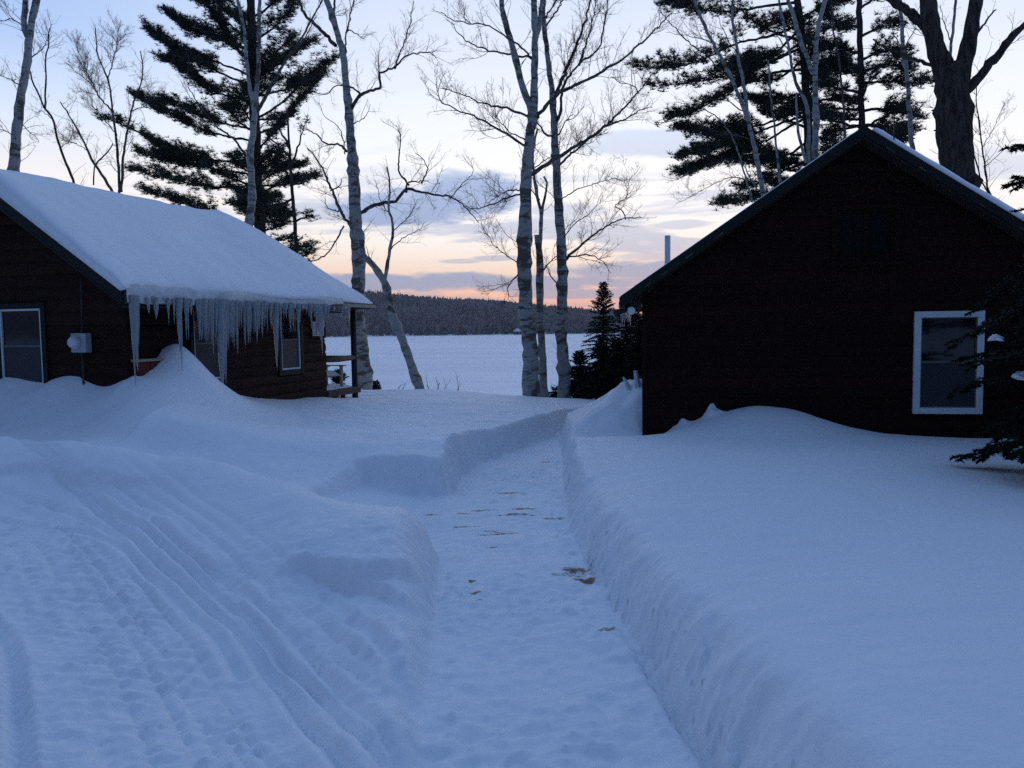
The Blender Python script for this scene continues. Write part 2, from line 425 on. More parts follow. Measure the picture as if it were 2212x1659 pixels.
def _fit():
    P = _cp[:, :2]; n = len(P); d2 = ((P[:, None] - P[None]) ** 2).sum(-1)
    A = np.zeros((n + 3, n + 3)); A[:n, :n] = _phi(d2) + np.eye(n) * .02
    A[:n, n] = 1; A[:n, n + 1:] = P; A[n, :n] = 1; A[n + 1:, :n] = P.T
    return np.linalg.solve(A, np.concatenate([_cp[:, 2], np.zeros(3)]))
_w = _fit()
def base_snow(x, y):
    cx = np.clip(x, -15, 15); cy = np.clip(y, -4, 23); out = np.full(x.shape, _w[-3]) + _w[-2] * cx + _w[-1] * cy
    for (px, py, _), w in zip(_cp, _w[:-3]):
        out += w * _phi((cx - px) ** 2 + (cy - py) ** 2)
    return out

def zfloor(y): return -.03 * np.clip(y - 7, 0, 10)
PATH = [(-.50, -4), (-.46, 1.5)] + [tuple(atz(u, v, 0)[:2]) for u, v in [(897, 1659), (915, 1500), (930, 1400), (940, 1300), (944, 1210)]]
PATH += [(-.60, 5.74), (-.85, 5.88), (-1.25, 6.0), (-1.7, 6.25), (-1.8, 6.8)]
PATH += [tuple(atz(u, v, z)[:2]) for u, v, z in [(790, 1043, .1), (900, 1056, .05), (975, 1073, 0)]]
PATH += [tuple(atz(u, v, z)[:2]) for u, v, z in [(990, 1055, -.01), (1000, 1028, -.03), (1042, 998, -.06), (1142, 963, -.13), (1202, 944, -.17)]]
PATH += [(1.15, 14.3), (1.75, 15.6), (2.8, 17.0), (3.2, 16.4), (2.2, 14.9), (1.35, 13.6)]
PATH += [tuple(atz(u, v, z)[:2]) for u, v, z in [(1208, 950, -.16), (1213, 1028, -.05), (1226, 1128, 0), (1296, 1268, 0), (1366, 1369, 0), (1460, 1514, 0), (1545, 1639, 0)]]
PATH += [(.90, 1.5), (.92, -4)]
def rut_line(pts, z=.1): return smooth_line([atz(u, v, z)[:2] for u, v in pts])
RUTS = [(rut_line([(-120, 1000), (0, 1039), (100, 1079), (210, 1134), (280, 1189), (350, 1239), (450, 1304), (540, 1374), (600, 1439), (650, 1514), (725, 1614), (800, 1720)]), .075, .034),
        (rut_line([(90, 1062), (225, 1129), (375, 1224), (475, 1289), (575, 1364), (675, 1454), (750, 1549), (840, 1644), (900, 1720)]), .06, .032),
        (rut_line([(330, 1172), (425, 1234), (625, 1349), (725, 1464), (800, 1550), (850, 1614), (900, 1680)]), .04, .028),
        (rut_line([(-120, 1120), (20, 1144), (190, 1179), (250, 1204), (330, 1255), (430, 1330), (520, 1420)]), .045, .032),
        (rut_line([(-120, 1085), (0, 1100), (90, 1118), (190, 1150), (270, 1200)]), .035, .03),
        (rut_line([(-90, 1290), (0, 1364), (30, 1464), (40, 1614), (40, 1720)]), .08, .05),
        (rut_line([(700, 1290), (790, 1370), (850, 1440), (905, 1530)]), .04, .045)]
TER1 = smooth_line([atz(u, v, .32)[:2] for u, v in [(545, 1198), (643, 1180), (695, 1186), (767, 1199), (840, 1204), (933, 1197), (990, 1190)]])
TER2 = smooth_line([atz(u, v, .16)[:2] for u, v in [(640, 1262), (674, 1256), (741, 1250), (809, 1276), (871, 1302), (935, 1290), (980, 1280)]])
SLAB = smooth_line([at(u, v, Y)[:2] for u, v, Y in [(420, 876, 9.6), (350, 893, 9.2), (315, 915, 8.8), (285, 950, 8.3)]])

_sr = random.Random(4)
STEPS = [(_sr.uniform(-.25, .55) * (1 if yy < 5 else .8) + (0 if yy < 8 else .25), yy, _sr.uniform(-.35, .35)) for yy in np.arange(2.5, 11.5, .2)]
def _circle(L):
    A = np.c_[2 * L, np.ones(len(L))]; s_ = np.linalg.lstsq(A, (L ** 2).sum(1), rcond=None)[0]; return s_[0], s_[1], math.sqrt(s_[2] + s_[0] ** 2 + s_[1] ** 2)
ARC = _circle(RUTS[0][0][6:])
def H(x, y, detail=True):
    x = np.asarray(x, float); y = np.asarray(y, float)
    S = base_snow(x, y)
    # peaked heap of fallen roof snow under the left eave
    hx, hy, _ = at(387, 757, 10.65)
    cx, cy = local(LC0, LTH, x, y); ax, ay = local(LC0, LTH, hx, hy)
    dl = cy - ay; wl = np.where(dl < 0, .30, .48); r = np.hypot((cx - ax) / .46, dl / wl)
    S = S + .45 * np.exp(-r ** 1.7) + .07 * np.exp(-((cx - ax) / .7) ** 2 - ((dl - .45) / .8) ** 2)
    # snow slid off the right cabin's eave lies along its side wall
    lx, ly = local(RC0, RTH, x, y)
    ridge = np.exp(-((lx + .12) / .72) ** 2) * sstep(ly, -.12, .55) * (1 - .5 * sstep(ly, 2.0, 4.0)) * (1 - sstep(ly, 5.5, 7.5))
    S = S + .56 * ridge * (1 + .35 * fbm(x * 2.2, y * 2.2, 3))
    # drift against the right gable, scoured hollow at the corner
    d = np.exp(-((lx - 1.40) / .95) ** 2) * np.exp(-((ly + .05) / .95) ** 2)
    S = S + .36 * d * (ly < .6)
    S = S - .10 * np.exp(-((lx - .12) / .22) ** 2 - ((ly + .12) / .25) ** 2)
    # lumps stuck at the foot of the gable wall
    S = S + (ly < .3) * np.exp(-((ly + .02) / .12) ** 2) * (.16 * np.exp(-((lx - .82) / .10) ** 2) + .07 * np.exp(-((lx - .45) / .1) ** 2)) * (1 + fbm(x * 14, y * 14, 3))
    # scalloped edge along the left gable
    gx, gy = local(LC0, LTH, x, y)
    S = S + .04 * np.sin(gx * 6.5 + .6) * np.exp(-((gy + .05) / .35) ** 2) * (gx < .1)
    # plough bank: a crest with a steep back, and a ledge below it
    yc = np.interp(x, CREST[:, 0], CREST[:, 1]); dc = (y - yc) * .75 + .04 * fbm(x * 3, y * 3, 2)
    env = sstep(x, -9, -6.5) * sstep(x, -1.0, -1.7)
    S = S + .12 * env * np.where(dc > 0, np.exp(-(dc / .17) ** 2), np.exp(-(dc / .40) ** 2))
    S = S - .07 * env * sstep(x, -2.6, -3.4) * sstep(-dc + .06 * fbm(x * 2, y * 2, 2), .28, .34) * np.exp(-np.clip(-dc - .3, 0, 9) / .5)
    near = sstep(y, 9.5, 7.5)
    # terraces beside the path
    for T, amp in ((TER1, .12), (TER2, .08)):
        ye = np.interp(x, T[:, 0], T[:, 1]); fade = sstep(x, T[0, 0], T[0, 0] + .35)
        S = S - amp * fade * (x < -.2) * sstep(ye - y + .05 * fbm(x * 5, y * 5, 3), -.02, .05) * np.exp(-np.clip(ye - y, 0, 9) / 1.4) * near
    ys = SLAB[::-1]
    xe = np.interp(y, ys[:, 1], ys[:, 0]); fade = sstep(y, 8.0, 8.5) * sstep(y, 10.2, 9.3)
    S = S + .20 * fade * sstep(x - xe + .05 * fbm(x * 6, y * 6, 2), -.04, .06) * np.exp(-np.clip(x - xe, 0, 9) / 1.2)
    # broad unevenness
    lf = sstep(x, 1.0, .2)
    S = S + (.015 + .05 * lf) * fbm(x * .55, y * .55, 3) + (.009 + .013 * lf) * fbm(x * 3.1, y * 3.1, 3) + .010 * fbm(x * 1.7 + y * .5, y * 7.5 - x * .8, 3) * (1 - .5 * lf)
    # path, cut by a snow blower
    dist = seg_dist(x, y, PATH); dist = np.where(inside(x, y, PATH), -dist, dist)
    wob = .035 * fbm(x * 7, y * 7, 3) + .02 * fbm(x * 28, y * 28, 2)
    zf = zfloor(y) + .09 * sstep(-x, .75, 1.7) * sstep(y, 5, 6.5)
    tt = np.clip((dist + wob * sstep(S, .12, .3)) / (np.where(y > 6.6, .17, .30) + .06 * vnoise(x * 2, y * 2)), 0, 1)
    k = np.where(y > 6.6, tt * tt * (3 - 2 * tt), 1 - (1 - tt) ** 2.4)
    lip = .012 * np.exp(-((dist - .22) / .10) ** 2) * (x > 0) * (y < 9)
    h = zf + (S - zf) * k + lip
    fl = 1 - k
    rough = .45 + 1.3 * sstep(vnoise(x * 1.1 + 3, y * 1.1), -.25, .35)
    h = h + fl * (.03 * fbm(x * 3.2, y * 3.2, 3) + rough * (.015 * fbm(x * 17, y * 17, 3) + .022 * np.clip(fbm(x * 10 + 40, y * 21, 3) - .12, 0, 1)))
    crumbs = np.clip(fbm(x * 19 + 7, y * 19, 2) - .22, 0, 1) * np.exp(-((dist + .1) / .09) ** 2)
    h = h + .05 * crumbs * fl
    for fx, fy, fa in STEPS:
        c_, s_ = math.cos(fa), math.sin(fa); a_ = (x - fx) * c_ - (y - fy) * s_; b_ = (x - fx) * s_ + (y - fy) * c_
        q = (a_ / .048) ** 2 + (b_ / .135) ** 2; mk = q < 4
        if mk.any(): h = h - mk * (.012 * np.exp(-q ** 2.2) - .005 * np.exp(-((q - 1.6) / .5) ** 2)) * fl
    wallm = np.clip(4 * k * (1 - k), 0, 1)
    h = h + wallm * (.05 * fbm(x * 4, y * 4, 3) + .028 * fbm(x * 13, y * 13, 3))
    # groove left by the blower skid at the right foot of the wall
    h = h - .075 * np.exp(-((dist + .035) / .020) ** 2) * (x > 0) * (y < 4.3) * sstep(4.3 - y, 0, 1)
    # ruts and churned drive
    if detail:
        m = (y < 9) & (y > 1.5) & (x < 0) & (x > -6)
        if m.any():
            xs, yy = x[m], y[m]; rut = np.zeros(xs.shape); nr = np.full(xs.shape, 9.)
            outer = RUTS[0][0]
            for L, dep, wid in RUTS:
                dd = seg_dist(xs, yy, L, False) * (1 + .25 * fbm(xs * 5, yy * 5, 2)); rut = np.minimum(rut, -dep * .6 * np.exp(-(dd / (wid * .62)) ** 2)); nr = np.minimum(nr, dd)
            dz = rut + .016 * np.exp(-((nr - .06) / .022) ** 2)
            # fine parallel lines left by treads, concentric with the main rut
            ax_, ay_, ar_ = ARC; rr_ = np.hypot(xs - ax_, yy - ay_); lat = rr_ - ar_; sarc = np.arctan2(yy - ay_, xs - ax_) * ar_
            lat = lat + .03 * vnoise(sarc * .8, lat * 0 + 2.) + .008 * fbm(xs * 7, yy * 7, 2)
            fine = np.zeros(xs.shape)
            for q_, (o_, dp, sg) in enumerate([(-.42, .018, .014), (-.34, .022, .015), (-.27, .016, .012), (-.20, .022, .015), (-.13, .014, .012), (.07, .022, .013), (.15, .02, .013), (.23, .024, .015), (.31, .018, .014), (.40, .016, .015), (.50, .012, .015), (-.56, .016, .016), (-.70, .014, .016)]):
                fine -= dp * 1.15 * np.exp(-((lat - o_) / sg) ** 2) * (.35 + .65 * sstep(vnoise(sarc * .9 + 3 * q_, lat * 0 + q_), -.3, .2))
            dz += fine * sstep(yy, 7.2, 6.2) * sstep(xs, -.55, -.8)
            tread = np.sin(sarc * 2 * math.pi / .085 + 2.2 * fbm(xs * 5, yy * 5, 2)) * sstep(vnoise(lat * 3.2, sarc * .5), -.25, .15)
            dz += .010 * tread * sstep(-lat, .12, .3) * sstep(yy, 6.6, 5.6)
            xo = np.interp(yy, outer[::-1, 1], outer[::-1, 0])
            churn = sstep(xo - xs, -.05, .35) * sstep(yy, 6.8, 5.8)
            do = seg_dist(xs, yy, outer, False)
            rows = np.sin(do * 4 + yy * 62 + 5 * fbm(xs * 3, yy * 3, 3))
            dz += churn * (.25 + .75 * sstep(nr, .05, .2)) * (.014 * fbm(xs * 11, yy * 11, 4) + .020 * fbm(xs * 26, yy * 36, 2) + .012 * rows * (.5 + fbm(xs * 4, yy * 4, 2)))
            side = sstep(xs - xo, .1, .4) * sstep(yy, 5.6, 4.6)
            dz += side * (.03 * fbm(xs * 6, yy * 6, 3) + .016 * fbm(xs * 24, yy * 24, 2))
            h = h.copy(); h[m] += dz * k[m] ** .5
    # beyond the cabins the bank drops to the lake
    fallen = sstep(y + .12 * x, 19.2, 36)
    h = h * (1 - fallen) + (LAKE_Z - .6) * fallen
    return h

def spaced(segs):
    out = [segs[0][0]]
    for a, b, s in segs:
        n = max(1, int(round((b - a) / s))); out += list(a + (b - a) * (np.arange(1, n + 1) / n))
    return np.array(out)
def build_ground():
    xs = spaced([(-120, -40, 10), (-40, -14, 1.6), (-14, -7, .3), (-7, -3.4, .055), (-3.4, .9, .018), (.9, 2.3, .03), (2.3, 4.5, .05), (4.5, 9, .2), (9, 16, .6), (16, 40, 2.4), (40, 120, 10)])
    ys = spaced([(-60, -6, 6), (-6, 1.6, .4), (1.6, 2.4, .05), (2.4, 6.5, .018), (6.5, 9.0, .026), (9, 13, .04), (13, 18.5, .08), (18.5, 40, .8), (40, 46, 3)])
    X, Yg = np.meshgrid(xs, ys); Z = H(X.ravel(), Yg.ravel()).reshape(X.shape)
    V = np.stack([X, Yg, Z], -1).reshape(-1, 3); ny, nx = X.shape
    i = np.arange(ny - 1)[:, None] * nx + np.arange(nx - 1)[None]
    Q = np.stack([i, i + 1, i + nx + 1, i + nx], -1).reshape(-1, 4)
    me = mesh_np('snow_ground', V, Q)
    # bare soil scraped up in the path
    x, y = V[:, 0], V[:, 1]; D = np.zeros(len(V))
    for u, v, rx, ry, a in [(1266, 1254, .10, .06, .95), (1245, 1232, .15, .10, .52), (1232, 1243, .24, .05, .40), (1020, 1253, .035, .05, .62), (1028, 1284, .06, .03, .52), (1036, 1300, .05, .02, .45), (1090, 1253, .025, .03, .5),
                            (1005, 1137, .18, .04, .50), (930, 1114, .12, .04, .52), (1080, 1155, .24, .04, .50), (1195, 1122, .14, .06, .52), (1110, 1112, .30, .04, .50), (1310, 1362, .08, .04, .42),
                            (1060, 1182, .12, .03, .46), (1050, 1100, .2, .04, .48), (1000, 1108, .1, .05, .5), (1130, 1100, .24, .05, .46), (1180, 985, .14, .08, .42), (1095, 1148, .28, .03, .5), (1100, 1060, .25, .06, .42), (1080, 1030, .2, .06, .38)]:
        cx, cy, _ = atz(u, v, 0.0); D = np.maximum(D, min(1., a + .28) * np.exp(-((x - cx) / rx) ** 2 - ((y - cy) / ry) ** 2))
    pd = seg_dist(x, y, PATH); D = D * (inside(x, y, PATH) | (pd < .02))
    hx, hy, _ = at(318, 912, 8.8); D = np.maximum(D, .95 * np.exp(-((x - hx) / .05) ** 2 - ((y - hy) / .06) ** 2))  # dark hole at the slab edge: its shade painted into the snow colour
    at_ = me.attributes.new('dirt_and_shade', 'FLOAT', 'POINT'); at_.data.foreach_set('value', D.astype(np.float32))
    o = link('snow_ground', me, MATS['snow']); tag(o, kind='structure', label='deep blue-white snow with a cleared path and vehicle ruts')
build_ground()

def build_lake():
    xs = np.linspace(-1800, 1800, 60); ys = spaced([(-900, 30, 155), (30, 300, 20), (300, 740, 40), (740, 1500, 190)])
    X, Yg = np.meshgrid(xs, ys); V = np.stack([X, Yg, np.full_like(X, LAKE_Z)], -1).reshape(-1, 3); ny, nx = X.shape
    i = np.arange(ny - 1)[:, None] * nx + np.arange(nx - 1)[None]
    o = link('lake', mesh_np('lake', V, np.stack([i, i + 1, i + nx + 1, i + nx], -1).reshape(-1, 4)), MATS['lake_snow'])
    tag(o, kind='structure', label='frozen lake under wind-streaked snow')
build_lake()

# ------------------------------------------------------------------ far shore: hill and forest
def shore_y(x): return 712 - .03 * x + 9 * vnoise(x / 60. + 5, x * 0 + 3.3) + 3 * vnoise(x / 13., x * 0 + 1.3)
def hill(x, y):
    crest = np.interp(x, [-1500, -700, -420, -330, -250, -150, -40, 70, 170, 300, 600, 1500], [72, 74, 70, 66, 60, 46, 34, 20, 9, 5, 9, 20])
    crest = crest + 7 * vnoise(x / 110. + 3, x * 0)
    t = np.clip((y - shore_y(x)) / 330, 0, 1.6)
    return LAKE_Z + .4 + crest * sstep(t, 0, 1) * (1 - .12 * np.clip(t - 1, 0, 1)) + 2.5 * vnoise(x / 40., y / 40.) * t
def build_far():
    xs = np.linspace(-1500, 1500, 151); ts = np.linspace(0, 1, 40)
    X = np.repeat(xs[None], len(ts), 0); Yg = shore_y(X) + ts[:, None] * 700; Z = hill(X, Yg); Z[0] = LAKE_Z - 1
    V = np.stack([X, Yg, Z], -1).reshape(-1, 3); ny, nx = X.shape
    i = np.arange(ny - 1)[:, None] * nx + np.arange(nx - 1)[None]
    o = link('hill', mesh_np('hill', V, np.stack([i, i + 1, i + nx + 1, i + nx], -1).reshape(-1, 4)), MATS['snow']); tag(o, kind='structure', label='low snow-covered hill across the lake')
    r = np.random.default_rng(3)
    N = 21000
    x = r.uniform(-480, 420, N); t = r.random(N) ** .85; y = shore_y(x) + 1 + t * 400
    clear = (np.hypot((x + 215) / 34, (y - 1015) / 60) < 1) | (np.hypot((x + 262) / 26, (y - 1000) / 40) < 1) | ((abs(x - 6) < 9) & (y < shore_y(x) + 14))
    x, y = x[~clear], y[~clear]; N = len(x); z = hill(x, y) - .3
    con = r.random(N) < np.clip(.40 + .9 * vnoise(x / 45., y / 45.) + .25 * (y < shore_y(x) + 12), .08, .85)
    h = np.where(con, r.uniform(6, 12.5, N), r.uniform(6, 10, N)); w = np.where(con, h * r.uniform(.13, .2, N), h * r.uniform(.22, .34, N))
    K = 4
    ang = np.arange(K) * 2 * math.pi / K
    # profile: (height share, radius share) rings
    profC = [(.05, .9), (.38, .55), (.42, .80), (.72, .36), (1.0, .015)]
    profD = [(.05, .25), (.35, .9), (.62, 1.0), (.86, .6), (1.0, .05)]
    Vs = []
    for (hc, rc), (hd, rd) in zip(profC, profD):
        hh = np.where(con, hc, hd) * h; rr = np.where(con, rc, rd) * w
        jit = r.uniform(.62, 1.3, (N, K)); ja = r.uniform(-.35, .35, (N, K)); jz = r.uniform(-.05, .05, (N, K)) * h[:, None] * (hc < 1)
        Vs.append(np.stack([x[:, None] + rr[:, None] * jit * np.cos(ang + ja), y[:, None] + rr[:, None] * jit * np.sin(ang + ja), z[:, None] + hh[:, None] + jz], -1))
    V = np.stack(Vs, 1).reshape(-1, 3); L = len(profC)
    b = (np.arange(N) * L * K)[:, None, None]; l = np.arange(L - 1)[None, :, None] * K; k = np.arange(K)[None, None]
    k2 = (k + 1) % K
    Q = np.stack([b + l + k, b + l + k2, b + l + K + k2, b + l + K + k], -1).reshape(-1, 4)
    me = mesh_np('forest', V, Q, smooth=False)
    cC = np.array([.040, .050, .050]); cD = np.array([.150, .130, .130])
    c = np.where(con[:, None], cC, cD) * r.uniform(.65, 1.35, (N, 1)); c = np.repeat(np.concatenate([c, np.ones((N, 1))], 1), L * K, 0)
    a = me.attributes.new('tint', 'FLOAT_COLOR', 'POINT'); a.data.foreach_set('color', c.astype(np.float32).ravel())
    o = link('forest', me, MATS['forest']); tag(o, 'dark mixed forest covering the hill across the lake', 'forest', kind='stuff')
    # snowy-roofed camp on the far shore
    p = at(1118, 716, 705.); e = empty('shore_cabin', (p[0], 706, LAKE_Z + .9)); tag(e, 'tiny snow-roofed cabin on the far lake shore', 'cabin')
    MB().box((-3.6, 0, -1.5), (3.6, 5, 2.2)).build('wall', MATS['dark_siding'], e)
    MB().prism([(-4.4, 1.9), (4.4, 1.9), (0, 5.0)], 1, -.6, 5.6).build('roof', MATS['roof_snow'], e)
    MB().box((-1.8, -.05, .2), (-.6, -.01, 1.4)).build('window', MATS['window_glass'], e)
    MB().box((.8, -.05, -1.3), (1.8, -.01, 1.5)).build('door', MATS['grey_trim'], e)
build_far()

# ------------------------------------------------------------------ cabins
_board_cache = {}
def board_mesh(l0, l1, t0, t1, h, bulge):
    """one siding board in its own frame: runs along +x, rises along z, bulges towards -y"""
    key = tuple(round(c, 3) for c in (l0, l1, t0, t1, h, bulge))
    if key in _board_cache: return _board_cache[key]
    prof = [(0, .0), (.0, .35), (.12, .78), (.35, 1.0), (.62, .98), (.86, .72), (1, .28), (1, .0)]
    v = []
    for (s, d) in prof: v.append((l0 + (t0 - l0) * s, -d * bulge, s * h))
    for (s, d) in prof: v.append((l1 + (t1 - l1) * s, -d * bulge, s * h))
    n = len(prof); f = [tuple(range(n))[::-1], tuple(range(n, 2 * n))] + [(i, i + 1, i + 1 + n, i + n) for i in range(n - 1)]
    m = MB().add(v, f).mesh('board'); _board_cache[key] = m; return m
def lay_boards(wall, width_at, z0, z1, pitch, holes, bulge, material, frame, rng, gap=.004):
    """width_at(z)->(left,right); holes: (x0,x1,z0,z1). frame: Matrix from wall plane (x along, -y outward, z up) to the parent's space"""
    nrow = int(math.ceil((z1 - z0) / pitch))
    for i in range(nrow):
        za = z0 + i * pitch; zb = min(za + pitch - gap, z1)
        a0, b0 = width_at(za); a1, b1 = width_at(zb)
        if b0 - a0 < .03: continue
        if b1 - a1 < .0: a1 = b1 = (a1 + b1) / 2
        spans = [(a0, b0, a1, b1)]; fill = []
        for (hx0, hx1, hz0, hz1) in holes:
            if zb <= hz0 or za >= hz1: continue
            ns = []
            # slivers of the same course fitted above and below the opening
            if zb - hz1 > .012: fill.append((hx0, hx1, hz1 + .002, zb))
            if hz0 - za > .012: fill.append((hx0, hx1, za, hz0 - .002))
            for (p, q, r_, s_) in spans:
                if hx1 <= p or hx0 >= q: ns.append((p, q, r_, s_)); continue
                if hx0 - p > .03: ns.append((p, hx0, r_, hx0))
                if q - hx1 > .03: ns.append((hx1, q, hx1, s_))
            spans = ns
        for (f0, f1, fz0, fz1) in fill:
            o = link('board', board_mesh(0, f1 - f0, 0, f1 - f0, fz1 - fz0, bulge), material, wall); o.matrix_local = frame @ Matrix.Translation((f0, -.004, fz0))
        for (p, q, r_, s_) in spans:
            # long rows are two boards butted end to end
            cuts = [(p, q, r_, s_)]
            if q - p > 3.6:
                c = p + (q - p) * rng.uniform(.3, .7); cuts = [(p, c - .002, r_, c - .002), (c + .002, q, c + .002, s_)]
            for (p1, q1, r1, s1) in cuts:
                me = board_mesh(0, q1 - p1, r1 - p1, s1 - p1, zb - za, bulge)
                o = link('board', me, material, wall)
                o.matrix_local = frame @ Matrix.Translation((p1, -.004 - rng.uniform(0, .004), za)) @ Matrix.Rotation(rng.uniform(-.001, .001), 4, 'Y')
def make_window(parent, frame, x0, x1, z0, z1, casing, cw, sashm, sw, rail=True, mull=False, sill=False, lower='screen_mesh', upper='window_glass', name='window', frame_w=None):
    """casing ring (part) with sash, panes and rail as sub-parts; wall plane frame as in lay_boards"""
    def ring(mb, a0, a1, b0, b1, w, y0, y1, wb=None):
        wb = wb or w
        mb.box((a0, y0, b0), (a0 + w, y1, b1)); mb.box((a1 - w, y0, b0), (a1, y1, b1))
        mb.box((a0 + w, y0 + .001, b1 - w), (a1 - w, y1, b1)); mb.box((a0 + w, y0 + .001, b0), (a1 - w, y1, b0 + wb)); return mb
    mb = ring(MB(), x0, x1, z0, z1, cw, -.055, .02)
    if sill: mb.box((x0 - .08, -.09, z0 - .05), (x1 + .08, .0, z0 - .002))
    win = mb.build(name, MATS[casing], parent, bevel=.004); win.matrix_local = frame
    s = ring(MB(), x0 + cw + .002, x1 - cw - .002, z0 + cw + .002, z1 - cw - .002, sw, -.042, .01).build('sash', MATS[sashm], win, bevel=.003)
    i0, i1, j0, j1 = x0 + cw + sw, x1 - cw - sw, z0 + cw + sw, z1 - cw - sw; zm = (j0 + j1) / 2 + .01
    if rail:
        MB().box((i0, -.036, zm - .014), (i1, .005, zm + .014)).build('rail', MATS['grey_trim' if sashm != 'green_trim' else sashm], win)
        MB().box((i0, -.016, zm), (i1, -.010, j1)).build('pane', MATS[upper], win)
        MB().box((i0, -.024, j0), (i1, -.018, zm)).build('pane', MATS[lower], win)
    elif mull:
        xm = (i0 + i1) / 2
        MB().box((xm - .02, -.036, j0), (xm + .02, .005, j1)).build('mullion', MATS[sashm], win)
        MB().box((i0, -.016, j0), (xm, -.010, j1)).build('pane', MATS[upper], win)
        MB().box((xm, -.016, j0), (i1, -.010, j1)).build('pane', MATS[lower], win)
    return win
_ic = {}
def icicle_mesh(L, r, seed):
    """hanging taper with ripples; origin at its root"""
    g = random.Random(seed); mb = MB(); n = 9 if L > .25 else 6
    pts, rs = [(0, 0, .05)], [r * 1.25]; ox = oy = 0
    for i in range(n + 1):
        t = i / n; ox += g.uniform(-.5, .5) * r * .16; oy += g.uniform(-.5, .5) * r * .16
        pts.append((ox * t, oy * t, -L * t)); rs.append(max(.0015, r * ((1 - t) ** .8) * (1 + g.uniform(-.14, .14))))
    mb.tube(pts, rs, 7); return mb.mesh('icicle', smooth=True)

